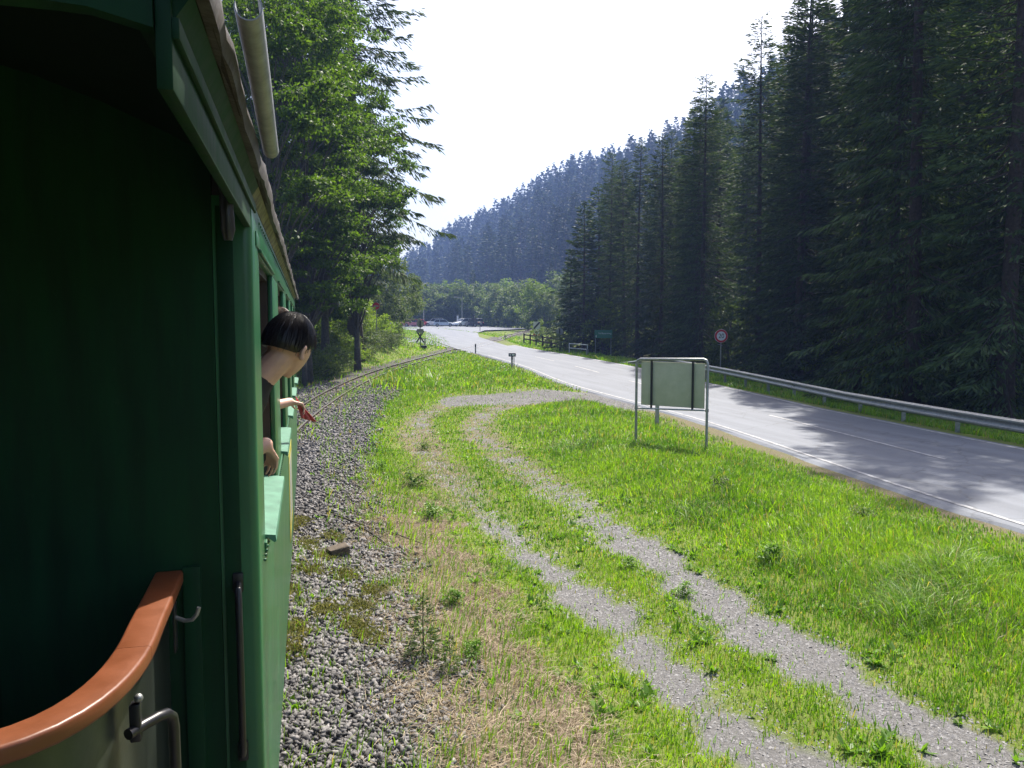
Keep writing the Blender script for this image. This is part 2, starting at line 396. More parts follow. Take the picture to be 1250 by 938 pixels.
def masks(x, y):
    dt, sg = dist_line(x, y, TRK); s = dt*sg
    dr, rs = dist_line(x, y, RCF); e = dr-3.05
    dl = dist_line(x, y, rut_l)[0]; d2 = dist_line(x, y, rut_r)[0]; dm = dist_line(x, y, mouth)[0]
    n1 = wob(x, y, 2.3, 1.0); n2 = wob(x, y, 5.1, 2.0)
    gravel = np.maximum.reduce([1-sstep(0.05, 0.42, dl+0.14*n1+0.12*n2), 1-sstep(0.10, 0.50, d2+0.16*n1+0.12*n2), 1-sstep(1.0, 2.5, dm+0.45*n1+0.2*n2)])
    # the far halves of both ruts are half grown over
    over = sstep(7.5, 12, y)*(dm > 1.5)
    gravel = gravel*(1-over*np.clip(0.60+0.42*n2+0.25*n1, 0, 0.93))
    ballast = (1-sstep(1.85, 2.45, dt+0.24*n1+0.12*n2))
    ballast = ballast*(1-sstep(24, 40, y)*0.6*(sg > 0))
    dry = (1-sstep(0.45, 0.95, np.abs(s-2.5)+0.34*n1+0.24*n2))*(s > 0)*(1-0.8*sstep(9, 17, y))*(1-sstep(20, 30, y))
    dry = np.maximum(dry, 0.62*(1-sstep(0.35, 0.8, np.minimum(dl, d2)+0.12*n2))*sstep(8, 14, y)*(dm > 1.3))
    dry = np.maximum(dry, 0.6*(1-sstep(0.2, 0.8, e+0.3*n1+0.25*n2))*(rs < 0)*(y < 60))
    return dict(s=s, dt=dt, e=e, right=(rs > 0), dl=np.minimum(dl, d2), dm=dm, gravel=gravel, ballast=ballast, dry=dry, n1=n1, n2=n2)

def axis(lo, hi, a, b, step, g):
    c = list(np.arange(a, b+1e-6, step)); v = b
    while v < hi: v += step + g*(v-b); c.append(v)
    v = a
    while v > lo: v -= step + g*(a-v); c.insert(0, v)
    return np.array(c)
gx = axis(-260, 420, -1.0, 12.0, 0.16, 0.055)
gy = axis(-80, 900, 2.5, 26.0, 0.16, 0.045)
XX, YY = np.meshgrid(gx, gy)
xf, yf = XX.ravel(), YY.ravel()
zf = hgt(xf, yf)
nx, ny = len(gx), len(gy)
ii = (np.arange(ny-1)[:, None]*nx + np.arange(nx-1)[None, :]).ravel()
F = np.stack([ii, ii+1, ii+nx+1, ii+nx], 1)
MK = masks(xf, yf)
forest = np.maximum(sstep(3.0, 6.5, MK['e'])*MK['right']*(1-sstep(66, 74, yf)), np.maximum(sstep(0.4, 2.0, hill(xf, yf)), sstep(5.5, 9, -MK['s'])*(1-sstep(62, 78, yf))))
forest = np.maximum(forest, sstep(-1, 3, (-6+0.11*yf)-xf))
def ground_mat():
    m = bpy.data.materials.new('ground_soil'); m.use_nodes = True
    n = m.node_tree.nodes; l = m.node_tree.links; b = n['Principled BSDF']; b.inputs['Roughness'].default_value = 0.95; b.inputs['Specular IOR Level'].default_value = 0.2
    tc = n.new('ShaderNodeTexCoord')
    def noise(s, d=5):
        q = n.new('ShaderNodeTexNoise'); q.inputs['Scale'].default_value = s; q.inputs['Detail'].default_value = d; q.inputs['Roughness'].default_value = 0.7
        l.new(tc.outputs['Object'], q.inputs['Vector']); return q.outputs[0]
    def ramp2(f, c0, c1, p0=0.3, p1=0.7):
        q = n.new('ShaderNodeValToRGB'); q.color_ramp.elements[0].color = (*c0, 1); q.color_ramp.elements[1].color = (*c1, 1)
        q.color_ramp.elements[0].position = p0; q.color_ramp.elements[1].position = p1; l.new(f, q.inputs[0]); return q.outputs[0]
    def mixc(a, c, f):
        q = n.new('ShaderNodeMix'); q.data_type = 'RGBA'; l.new(a, q.inputs['A']); l.new(c, q.inputs['B']); l.new(f, q.inputs['Factor']); return q.outputs['Result']
    def attr(nm, sharp, nf):
        a = n.new('ShaderNodeAttribute'); a.attribute_name = nm
        ad = n.new('ShaderNodeMath'); ad.operation = 'MULTIPLY_ADD'; ad.inputs[1].default_value = sharp; l.new(nf, ad.inputs[0]); 
        sb = n.new('ShaderNodeMath'); sb.operation = 'SUBTRACT'; l.new(a.outputs['Fac'], sb.inputs[0]); sb.inputs[1].default_value = sharp*0.5
        l.new(sb.outputs[0], ad.inputs[2])
        mr = n.new('ShaderNodeMapRange'); mr.inputs[1].default_value = 0.3; mr.inputs[2].default_value = 0.7; l.new(ad.outputs[0], mr.inputs[0]); return mr.outputs[0]
    fine = noise(38, 8); mid = noise(6); big = noise(0.8)
    grass = mixc(ramp2(mid, (0.065, 0.105, 0.016), (0.15, 0.19, 0.035)), ramp2(fine, (0.07, 0.09, 0.02), (0.17, 0.19, 0.04)), big)
    gravel = ramp2(fine, (0.07, 0.068, 0.066), (0.175, 0.17, 0.165), 0.3, 0.72)
    ball = ramp2(fine, (0.035, 0.033, 0.03), (0.16, 0.15, 0.14), 0.4, 0.68)
    dry = ramp2(fine, (0.06, 0.045, 0.03), (0.22, 0.175, 0.12), 0.35, 0.7)
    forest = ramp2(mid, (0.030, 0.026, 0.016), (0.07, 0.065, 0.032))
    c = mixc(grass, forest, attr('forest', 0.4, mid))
    c = mixc(c, dry, attr('dry', 0.9, mid))
    c = mixc(c, ball, attr('ballast', 0.5, mid))
    c = mixc(c, gravel, attr('gravel', 0.55, mid))
    l.new(c, b.inputs['Base Color'])
    bp = n.new('ShaderNodeBump'); bp.inputs['Strength'].default_value = 0.6; bp.inputs['Distance'].default_value = 0.03
    l.new(fine, bp.inputs['Height']); l.new(bp.outputs[0], b.inputs['Normal'])
    return m
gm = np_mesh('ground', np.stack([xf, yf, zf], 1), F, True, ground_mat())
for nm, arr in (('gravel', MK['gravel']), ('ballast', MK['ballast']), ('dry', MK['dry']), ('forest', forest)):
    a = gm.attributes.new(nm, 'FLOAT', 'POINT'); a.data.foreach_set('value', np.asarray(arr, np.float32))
tag(obj_from(gm, 'ground'), kind='structure')

# ---------------------------------------------------------------- road
def asphalt():
    m = bpy.data.materials.new('asphalt'); m.use_nodes = True
    n = m.node_tree.nodes; l = m.node_tree.links; b = n['Principled BSDF']
    tc = n.new('ShaderNodeTexCoord')
    def noise(s, d=5, st=None):
        q = n.new('ShaderNodeTexNoise'); q.inputs['Scale'].default_value = s; q.inputs['Detail'].default_value = d
        v = tc.outputs['Object']
        if st:
            mp = n.new('ShaderNodeMapping'); mp.inputs['Scale'].default_value = st; l.new(v, mp.inputs[0]); v = mp.outputs[0]
        l.new(v, q.inputs['Vector']); return q.outputs[0]
    r = n.new('ShaderNodeValToRGB'); r.color_ramp.elements[0].position = 0.3; r.color_ramp.elements[1].position = 0.7
    r.color_ramp.elements[0].color = (0.078, 0.090, 0.114, 1); r.color_ramp.elements[1].color = (0.126, 0.141, 0.170, 1)
    l.new(noise(0.9, 6, (2.4, 0.16, 1)), r.inputs[0])
    r2 = n.new('ShaderNodeValToRGB'); r2.color_ramp.elements[0].color = (0.6, 0.6, 0.6, 1); r2.color_ramp.elements[1].color = (1.35, 1.35, 1.35, 1)
    l.new(noise(130, 3), r2.inputs[0])
    mx = n.new('ShaderNodeMix'); mx.data_type = 'RGBA'; mx.blend_type = 'MULTIPLY'; mx.inputs['Factor'].default_value = 1
    l.new(r.outputs[0], mx.inputs['A']); l.new(r2.outputs[0], mx.inputs['B']); l.new(mx.outputs['Result'], b.inputs['Base Color'])
    vo = n.new('ShaderNodeTexVoronoi'); vo.feature = 'DISTANCE_TO_EDGE'; vo.inputs['Scale'].default_value = 0.42; vo.inputs['Randomness'].default_value = 1.0
    wv = n.new('ShaderNodeMix'); wv.data_type = 'RGBA'; wv.blend_type = 'ADD'; wv.inputs['Factor'].default_value = 0.5
    nzw = n.new('ShaderNodeTexNoise'); nzw.inputs['Scale'].default_value = 2.2; nzw.inputs['Detail'].default_value = 5; l.new(tc.outputs['Object'], nzw.inputs['Vector'])
    l.new(tc.outputs['Object'], wv.inputs['A']); l.new(nzw.outputs['Color'], wv.inputs['B']); l.new(wv.outputs['Result'], vo.inputs['Vector'])
    ck = n.new('ShaderNodeValToRGB'); ck.color_ramp.elements[0].position = 0.0; ck.color_ramp.elements[1].position = 0.011
    ck.color_ramp.elements[0].color = (0.55, 0.55, 0.55, 1); ck.color_ramp.elements[1].color = (1, 1, 1, 1); l.new(vo.outputs['Distance'], ck.inputs[0])
    mk2 = n.new('ShaderNodeMix'); mk2.data_type = 'RGBA'; mk2.blend_type = 'MULTIPLY'; mk2.inputs['Factor'].default_value = 0.8
    l.new(mx.outputs['Result'], mk2.inputs['A']); l.new(ck.outputs[0], mk2.inputs['B']); l.new(mk2.outputs['Result'], b.inputs['Base Color'])
    b.inputs['Roughness'].default_value = 0.72
    bp = n.new('ShaderNodeBump'); bp.inputs['Strength'].default_value = 0.35; bp.inputs['Distance'].default_value = 0.006
    l.new(noise(160, 3), bp.inputs['Height']); l.new(bp.outputs[0], b.inputs['Normal'])
    return m
asph = asphalt()
paint = pmat('road_paint', (0.38, 0.38, 0.39), 0.7, color2=(0.13, 0.135, 0.145), scale=7)
def zr(x, y): return float(base_z(x, y))
def strip(A, B, off):
    V = []; F = []
    for a, b in zip(A, B):
        V += [(a[0], a[1], zr(a[0], a[1])+off), (b[0], b[1], zr(b[0], b[1])+off)]
    for i in range(len(A)-1): F.append((2*i, 2*i+1, 2*i+3, 2*i+2))
    return MB().add(V, F)
mb = strip(near_e, far_e, 0.04)
for E, sg in ((near_e, -1), (far_e, 1)):        # crumbling edge skirts
    V = []; F = []
    for i, p in enumerate(E):
        n_ = np.array([0.15*sg + 0.05*sg*math.sin(i*2.3), 0])
        V += [(p[0], p[1], zr(*p)+0.04), (p[0]+n_[0], p[1], zr(*p)-0.03)]
    for i in range(len(E)-1): F.append((2*i, 2*i+2, 2*i+3, 2*i+1))
    mb.add(V, F)
road = tag(mb.build('road', asph), kind='structure')
def along(A, B, f): return A+(B-A)*f
def mark(f0, f1, i0, i1, n, name='lane_marking', off=0.048):
    A = along(near_e, far_e, f0); B = along(near_e, far_e, f1)
    t = np.linspace(i0, i1, n); idx = np.arange(len(A))
    a = np.stack([np.interp(t, idx, A[:, k]) for k in (0, 1)], 1); b = np.stack([np.interp(t, idx, B[:, k]) for k in (0, 1)], 1)
    return strip(a, b, off).build(name, paint, road)
mark(0.030, 0.046, 0, 52, 50, 'edge_line')
mark(0.950, 0.970, 0, 59, 50, 'edge_line')
ydist = near_e[:, 1]
def iy(y): return float(np.interp(y, ydist, np.arange(len(ydist))))
mark(0.490, 0.508, iy(11.5), iy(19.0), 10, 'centre_dash')
for ya in (26, 35, 44):
    mark(0.490, 0.508, iy(ya), iy(ya+4.5), 8, 'centre_dash')
# far junction and parking apron (polygons on the valley floor)
def poly_sheet(pts, off, name, mat, follow=False):
    pts = [P(*p) for p in pts]
    bm = bmesh.new()
    vs_ = [bm.verts.new((p.x, p.y, 0)) for p in pts]
    f = bm.faces.new(vs_); f.normal_update()
    bmesh.ops.triangulate(bm, faces=[f])
    for _ in range(3):
        bmesh.ops.subdivide_edges(bm, edges=[e for e in bm.edges if e.calc_length() > 6], cuts=1)
        bmesh.ops.triangulate(bm, faces=bm.faces[:])
    if follow: bmesh.ops.subdivide_edges(bm, edges=bm.edges[:], cuts=3, use_grid_fill=True)
    for v in bm.verts: v.co.z = (hz(v.co.x, v.co.y) if follow else zr(v.co.x, v.co.y))+off
    bmesh.ops.recalc_face_normals(bm, faces=bm.faces)
    for f in bm.faces:
        if f.normal.z < 0: f.normal_flip()
    me = bpy.data.meshes.new(name); bm.to_mesh(me); bm.free(); me.materials.append(mat)
    return tag(obj_from(me, name), kind='structure')
poly_sheet([(626, 424.5), (570, 432), (556, 426), (540, 420.5), (518, 412.5), (521, 405), (487, 402.2), (468, 402.0), (450, 400.0), (452, 397.6), (520, 398.0), (590, 399.0), (650, 401.0), (625, 402.4), (592, 403.6), (583, 406.5), (585, 412), (602, 417.5)], 0.036, 'road_junction', asph)
poly_sheet([(497, 417.5), (492, 412.8), (517.5, 413), (538, 420.5), (552, 425.5), (530, 422)], 0.032, 'side_road', asph)
poly_sheet([(752, 437.5), (742, 433), (775, 432), (790, 437)], 0.02, 'forest_path', pmat('path_grit', (0.20, 0.20, 0.20), 0.9, var=0.3, scale=20), True)

# ---------------------------------------------------------------- railway
def track_at(sv):
    seg = np.hypot(*np.diff(TRK, axis=0).T); L = np.concatenate([[0], np.cumsum(seg)])
    x = np.interp(sv, L, TRK[:, 0]); y = np.interp(sv, L, TRK[:, 1])
    d = 0.5; x2 = np.interp(sv+d, L, TRK[:, 0]); y2 = np.interp(sv+d, L, TRK[:, 1])
    t = np.stack([x2-x, y2-y], -1); t /= np.linalg.norm(t, axis=-1, keepdims=True)
    return x, y, t, L[-1]
sv = np.arange(30, 205, 1.0)
tx, ty, tt, TL = track_at(sv)
railway = tag(thing('railway_track', (0, 0, 0), 'narrow gauge railway track curving from the train to the road', 'railway track'), kind='structure')
prof_r = [(-0.045, 0), (0.045, 0), (0.045, 0.01), (0.012, 0.018), (0.012, 0.068), (0.026, 0.074), (0.026, 0.092), (-0.026, 0.092), (-0.026, 0.074), (-0.012, 0.068), (-0.012, 0.018), (-0.045, 0.01)]
prof_h = [(-0.022, 0.0935), (0.022, 0.0935), (0.022, 0.0955), (-0.022, 0.0955)]
def on_road_f(x, y):
    return 1-sstep(-0.1, 1.3, dist_line(np.array([x]), np.array([y]), RCF)[0][0]-3.05)
for sgn in (-1, 1):
    path = []; fr = []
    for x, y, t in zip(tx, ty, tt):
        nrm = Vector((t[1], -t[0], 0)); cx, cy = x+nrm.x*0.40*sgn, y+nrm.y*0.40*sgn
        k = on_road_f(cx, cy)
        path.append((cx, cy, zr(cx, cy)+0.13*(1-k)-0.045*k)); fr.append((nrm, Vector((0, 0, 1))))
    r_ = MB().sweep(prof_r, path, fr).build('rail', rust, railway)
    MB().sweep(prof_h, path, fr).build('rail_head', railtop, r_)
sl0 = None
rj = random.Random(3)
for s_ in np.arange(48, 118, 0.68):
    x, y, t, _ = track_at(s_)
    k = on_road_f(float(x), float(y))
    if k > 0.05: continue
    if sl0 is None:
        o = MB().box(-0.72, 0.72, -0.09, 0.09, 0, 0.10, bev=0.012).build('sleeper', sleeperm, railway); sl0 = o
    else:
        o = sl0.copy(); col.objects.link(o)
    o.location = (float(x), float(y), zr(float(x), float(y))+0.036+rj.uniform(-0.008, 0.008))
    o.rotation_euler = (0, 0, math.atan2(-t[0], t[1])+rj.uniform(-0.02, 0.02)); o.scale = (rj.uniform(0.95, 1.05), rj.uniform(0.85, 1.1), 1)

# ---------------------------------------------------------------- loose stuff on the ground
ICO = None
def ico():
    bm = bmesh.new(); bmesh.ops.create_icosphere(bm, subdivisions=1, radius=1.0)
    bm.verts.index_update()
    V = np.array([v.co[:] for v in bm.verts]); F = np.array([[v.index for v in f.verts] for f in bm.faces]); bm.free(); return V, F
OCT = (np.array([[1,0,0],[-1,0,0],[0,1,0],[0,-1,0],[0,0,1],[0,0,-1]], float), np.array([[0,2,4],[2,1,4],[1,3,4],[3,0,4],[2,0,5],[1,2,5],[3,1,5],[0,3,5]]))
def rand_rot(n, r):
    q = r.normal(size=(n, 4)); q /= np.linalg.norm(q, axis=1, keepdims=True)
    a, b, c, d = q.T
    return np.stack([np.stack([1-2*(c*c+d*d), 2*(b*c-a*d), 2*(b*d+a*c)], -1), np.stack([2*(b*c+a*d), 1-2*(b*b+d*d), 2*(c*d-a*b)], -1), np.stack([2*(b*d-a*c), 2*(c*d+a*b), 1-2*(b*b+c*c)], -1)], 1)
def stones(pts, size, proto, r, jit=0.28):
    V0, F0 = proto; n = len(pts); m = len(V0)
    V = V0[None]*(1+r.uniform(-jit, jit, (n, m, 1)))*r.uniform(0.6, 1.15, (n, 1, 3))
    V = np.einsum('nij,nmj->nmi', rand_rot(n, r), V)*size[:, None, None]
    V += pts[:, None, :]
    return V.reshape(-1, 3), (F0[None]+(np.arange(n)*m)[:, None, None]).reshape(-1, 3)
def chips(pts, size, proto, r):
    V0, F0 = proto; n = len(pts); m = len(V0); a = r.uniform(0, 6.28, n); c, s = np.cos(a), np.sin(a)
    V = V0[None]*(1+r.uniform(-0.4, 0.4, (n, m, 3)))*r.uniform(0.6, 1.2, (n, 1, 3)); t = r.normal(0, 0.28, (n, 2))
    V[:, :, 2] += V[:, :, 0]*t[:, :1]+V[:, :, 1]*t[:, 1:]
    X = V[:, :, 0]*c[:, None]-V[:, :, 1]*s[:, None]; Y = V[:, :, 0]*s[:, None]+V[:, :, 1]*c[:, None]
    W = np.stack([X, Y, V[:, :, 2]], -1)*size[:, None, None]+pts[:, None, :]
    return W.reshape(-1, 3), (F0[None]+(np.arange(n)*m)[:, None, None]).reshape(-1, 3)
def hulls(k, npt=9, seed=4):
    r = np.random.default_rng(seed); out = []
    while len(out) < k:
        p = r.normal(size=(npt, 3)); p = p/np.linalg.norm(p, axis=1, keepdims=True)*r.uniform(0.75, 1.15, (npt, 1))*[1.15, 0.9, 0.7]
        bm = bmesh.new()
        for q in p: bm.verts.new(q)
        bmesh.ops.convex_hull(bm, input=bm.verts[:])
        lone = [v for v in bm.verts if not v.link_faces]; bmesh.ops.delete(bm, geom=lone, context='VERTS')
        bmesh.ops.triangulate(bm, faces=bm.faces[:]); bm.verts.index_update()
        out.append((np.array([v.co[:] for v in bm.verts]), np.array([[v.index for v in f.verts] for f in bm.faces]))); bm.free()
    return out
def rocks(pts, size, r):
    VV, FF, off = [], [], 0; H_ = hulls(14); which = r.integers(0, len(H_), len(pts))
    for i, (V0, F0) in enumerate(H_):
        m = which == i
        if not m.any(): continue
        V, F = stones(pts[m], size[m], (V0, F0), r, 0.0); VV.append(V); FF.append(F+off); off += len(V)
    return np.vstack(VV), np.vstack(FF)
def in_view(x, y, lo=-60, hi=1310, maxd=400):
    D = depth_of(x, y); lat = x*RIGHT.x+y*RIGHT.y
    px = 625+950*lat/np.maximum(D, 0.1)
    return (D > 2.0) & (D < maxd) & (px > lo) & (px < hi)
def scatter(n, xr, yr, r):
    x = r.uniform(*xr, n); y = r.uniform(*yr, n); return x, y
# ballast
x, y = scatter(170000, (-2.6, 4.5), (2.2, 34), rng)
xa, ya = scatter(46000, (-0.5, 1.9), (2.4, 9.5), rng); x = np.concatenate([x, xa]); y = np.concatenate([y, ya])
m = in_view(x, y, 280); x, y = x[m], y[m]; mk = masks(x, y)
D = depth_of(x, y)
keep = rng.uniform(size=len(x)) < mk['ballast']*np.clip(1.3-D/34, 0.18, 1)*(0.7+0.3*mk['n2'])*np.where((mk['dt'] < 0.8), 0.35, 1)
keep &= mk['gravel'] < 0.3
x, y = x[keep], y[keep]; sz = (0.013+0.022*rng.uniform(size=len(x))**1.7)*np.clip(0.85+depth_of(x, y)/22, 0.85, 1.7)
V, F = rocks(np.stack([x, y, hgt(x, y)+sz*rng.uniform(0.1, 0.8, len(x))], 1), sz, rng)
tag(obj_from(np_mesh('track_ballast', V, F, False, stonem), 'track_ballast'), 'grey crushed stone ballast beside the train', 'ballast', kind='stuff')
# grit in the wheel ruts
x, y = scatter(1100000, (0.5, 14), (3.0, 30), rng)
m = in_view(x, y, 480, 1300); x, y = x[m], y[m]; mk = masks(x, y); D = depth_of(x, y)
keep = rng.uniform(size=len(x)) < np.sqrt(mk['gravel'])*np.clip(1.4-D/13, 0.05, 1.0)
x, y = x[keep], y[keep]; D = depth_of(x, y); sz = (0.005+0.012*rng.uniform(size=len(x))**2.2)*np.clip(0.6+D/11, 0.9, 2.6)
CAP = (np.array([[1, 0, -.1], [0.1, 1, -.1], [-1, 0.1, -.1], [0, -1, -.1], [0.1, -0.1, 0.6]]), np.array([[0, 1, 4], [1, 2, 4], [2, 3, 4], [3, 0, 4]]))
V, F = chips(np.stack([x, y, hgt(x, y)], 1), sz, CAP, rng)
tag(obj_from(np_mesh('drive_gravel', V, F, False, gritm), 'drive_gravel'), 'fine grey gravel in the two wheel ruts of the driveway', 'gravel', kind='stuff')

def blades(x, y, z, h, wd, lean, az, curl=0.5):
    n = len(x)
    az2 = rng.uniform(0, 2*np.pi, n)                  # facing of the blade
    sx, sy = np.cos(az2)*wd*0.5, np.sin(az2)*wd*0.5
    lx, ly = np.cos(az)*lean*h, np.sin(az)*lean*h
    V = np.zeros((n, 5, 3))
    V[:, 0] = np.stack([x-sx, y-sy, z-0.01], 1); V[:, 1] = np.stack([x+sx, y+sy, z-0.01], 1)
    hm = 0.55*h
    V[:, 2] = np.stack([x+lx*0.35+sx*0.8, y+ly*0.35+sy*0.8, z+hm], 1); V[:, 3] = np.stack([x+lx*0.35-sx*0.8, y+ly*0.35-sy*0.8, z+hm], 1)
    V[:, 4] = np.stack([x+lx, y+ly, z+h*np.clip(1-0.35*lean*curl*2, 0.3, 1)], 1)
    T = np.array([[0, 1, 2], [0, 2, 3], [3, 2, 4]])
    return V.reshape(-1, 3), (T[None]+(np.arange(n)*5)[:, None, None]).reshape(-1, 3)
def grass_keep(mk):
    g = np.maximum((1-mk['gravel'])**1.5, 0.05+0.10*sstep(0.2, 0.6, mk['n2']))*(1-0.92*mk['ballast'])*(mk['e'] > 0.12)*(1-0.80*mk['dry'])
    g *= np.where(mk['right'] & (mk['e'] > 4.0), 0.12, 1)*np.where((mk['s'] < -2) , 0.5, 1)
    return np.clip(g, 0, 1)
VV, FF = [], []; off = 0
for (n, xr, yr, d0, d1, hs, wd) in ((460000, (-0.5, 11), (2, 12.5), 2.5, 9.0, 1.0, 0.0075),
                                    (480000, (0.2, 15), (6, 24), 9.0, 17.0, 1.05, 0.012),
                                    (300000, (-3, 21), (10, 36), 17.0, 30.0, 1.15, 0.020),
                                    (210000, (-6, 24), (22, 66), 30.0, 58.0, 1.25, 0.038),
                                    (130000, (-2, 45), (48, 150), 58.0, 150.0, 1.4, 0.075)):
    x, y = scatter(n, xr, yr, rng); D = depth_of(x, y)
    m = in_view(x, y, 330, 1480) & (D >= d0) & (D < d1); x, y = x[m], y[m]; mk = masks(x, y)
    if d0 > 50:
        m = hill(x, y) < 0.5; x, y = x[m], y[m]; mk = {k: v[m] for k, v in mk.items()}
    clump = 0.55+0.45*wob(x*3.1, y*3.1, 1.7, 3)
    keep = rng.uniform(size=len(x)) < grass_keep(mk)*(0.35+0.65*clump)
    x, y = x[keep], y[keep]; mk = {k: v[keep] for k, v in mk.items()}
    tall = sstep(0.25, 1.7, np.minimum(mk['dl'], mk['dm']-0.8))*(0.75+0.5*wob(x, y, 1.9, 5))
    h = hs*(0.030+0.095*tall+0.05*rng.uniform(size=len(x)))*rng.uniform(0.5, 1.4, len(x))*(0.75+0.5*sstep(-0.4, 0.6, wob(x, y, 3.7, 8)))
    lush = sstep(0.35, 0.8, wob(x, y, 0.8, 9))*(mk['s'] > 3)*(mk['dl'] > 1.0); h *= 1+0.8*lush
    tuft = np.hypot((x-P(470, 470)[0])/2.6, (y-P(470, 470)[1])/3.2) < 1; h = np.where(tuft & (mk['s'] > 0.9), h*2.6, h)
    mid = (mk['dl'] < 0.9)&(~tuft); h = np.where(mid, np.minimum(h, 0.085*rng.uniform(0.6, 1.5, len(x))), h)
    verge = mk['e'] < 0.9; h = np.where(verge & ~mk['right'], h*0.5, h)
    wind = 0.9+0.8*wob(x, y, 0.6, 4)
    az = wind+rng.normal(0, 1.1, len(x)); lean = np.clip(rng.normal(0.55, 0.32, len(x))+0.45*lush, 0.02, 1.7)
    V, F = blades(x, y, hgt(x, y), h, wd*rng.uniform(0.7, 1.3, len(x)), lean, az)
    VV.append(V); FF.append(F+off); off += len(V)
tag(obj_from(np_mesh('meadow_grass', np.vstack(VV), np.vstack(FF), False, grass_m), 'meadow_grass'), 'bright green grass over the verges and the middle of the driveway', 'grass', kind='stuff')
# dry straw beside the ballast
y = 3.0+17*rng.uniform(0, 1, 150000)**1.5; x = np.interp(y, TRK[:, 1], TRK[:, 0])+rng.uniform(1.4, 3.7, 150000); m = in_view(x, y, 320); x, y = x[m], y[m]; mk = masks(x, y)
keep = rng.uniform(size=len(x)) < np.clip(mk['dry']*0.8+0.03*(mk['ballast'] > 0.2), 0, 1)*np.clip(1.2-depth_of(x, y)/22, 0.1, 1)*1.3*(0.25+0.55*sstep(-0.3, 0.35, mk['n2']+0.4*mk['n1']))
x, y = x[keep], y[keep]; n = len(x)
V, F = blades(x, y, hgt(x, y)+rng.uniform(0, 0.025, n), rng.uniform(0.02, 0.055, n), rng.uniform(0.003, 0.0075, n), rng.uniform(1.0, 6.0, n), rng.normal(-0.9, 1.2, n)+1.5*wob(x, y, 3.0, 2), 0.2)
tag(obj_from(np_mesh('dry_grass', V, F, False, straw_m), 'dry_grass'), 'pale dead grass lying flat between ballast and green verge', 'dry grass', kind='stuff')

def leaf_quads(p, u, v):
    """diamond leaves: base p, along u, half width v"""
    n = len(p); V = np.stack([p, p+u*0.45+v, p+u, p+u*0.45-v], 1).reshape(-1, 3)
    F = np.arange(n*4).reshape(n, 4); return V, F
def unit(a): return a/np.maximum(np.linalg.norm(a, axis=-1, keepdims=True), 1e-9)
# seed stalks standing above the grass
x, y = scatter(15000, (1.5, 14), (4, 32), rng); m = in_view(x, y, 420); x, y = x[m], y[m]; mk = masks(x, y)
keep = rng.uniform(size=len(x)) < (mk['dl'] > 0.9)*(mk['dm'] > 2)*(mk['e'] > 0.4)*(mk['s'] > 2.6)*(0.12+0.5*sstep(0.1, 0.6, wob(x, y, 1.3, 12)))
x, y = x[keep], y[keep]; n = len(x)
V, F = blades(x, y, hgt(x, y), rng.uniform(0.16, 0.36, n), rng.uniform(0.003, 0.006, n)*np.clip(depth_of(x, y)/9, 1, 3), np.clip(rng.normal(0.5, 0.25, n), 0.05, 1.2), rng.normal(0.9, 0.8, n))
tag(obj_from(np_mesh('seed_stalks', V, F, False, straw_m), 'seed_stalks'), 'thin pale seed stalks among the meadow grass', 'grass stalks', kind='stuff')
# broad-leaved weeds in the grass
def weeds(cx, cy, nleaf, size):
    n = len(cx); az = rng.uniform(0, 2*np.pi, (n, nleaf)); el = rng.uniform(0.15, 1.1, (n, nleaf))
    L = size[:, None]*rng.uniform(0.6, 1.2, (n, nleaf))
    u = np.stack([np.cos(az)*np.cos(el)*L, np.sin(az)*np.cos(el)*L, np.sin(el)*L], -1).reshape(-1, 3)
    side = unit(np.cross(u, np.tile([0, 0, 1.0], (len(u), 1))))
    p = np.repeat(np.stack([cx, cy, hgt(cx, cy)], 1), nleaf, 0)+rng.normal(0, 0.012, (n*nleaf, 3))*[1, 1, 0]
    return leaf_quads(p, u, side*np.repeat(size, nleaf)[:, None]*rng.uniform(0.13, 0.24, (n*nleaf, 1)))
x, y = scatter(26000, (-0.2, 13), (3.5, 30), rng); m = in_view(x, y, 340); x, y = x[m], y[m]; mk = masks(x, y); D = depth_of(x, y)
pr = (0.10+0.5*sstep(0.15, 0.6, wob(x, y, 2.6, 7)))*(1-mk['gravel'])*(1-0.9*mk['ballast'])*(mk['e'] > 0.3)*np.where((mk['dl'] < 1.2) & (mk['dl'] > 0.3), 1.5, 0.8)*(1-0.75*mk['dry'])*np.clip(1.4-D/22, 0.1, 1)
keep = rng.uniform(size=len(x)) < pr; x, y = x[keep], y[keep]
V, F = weeds(x, y, 9, rng.uniform(0.04, 0.11, len(x)))
tag(obj_from(np_mesh('low_weeds', V, F, False, weed_m), 'low_weeds'), 'broad leaved weeds scattered along the driveway edges', 'weeds', kind='stuff')
# moss cushions on the ballast shoulder
cx = []; 
for px, py in ((365, 640), (375, 668), (395, 680), (352, 650), (420, 700), (440, 735), (432, 760), (378, 700), (448, 770), (352, 730), (408, 655), (360, 775), (400, 745), (352, 800), (455, 715)):
    p = P(px, py, 0.1)
    for _ in range(150):
        cx.append((p.x+random.gauss(0, 0.075), p.y+random.gauss(0, 0.11)))
cx = np.array(cx); mk = masks(cx[:, 0], cx[:, 1])
V, F = weeds(cx[:, 0], cx[:, 1], 5, np.full(len(cx), 0.042)); V[:, 2] += 0.03
tag(obj_from(np_mesh('moss_patches', V, F, False, moss_m), 'moss_patches'), 'yellowish moss patches on the ballast beside the coach', 'moss', kind='stuff')
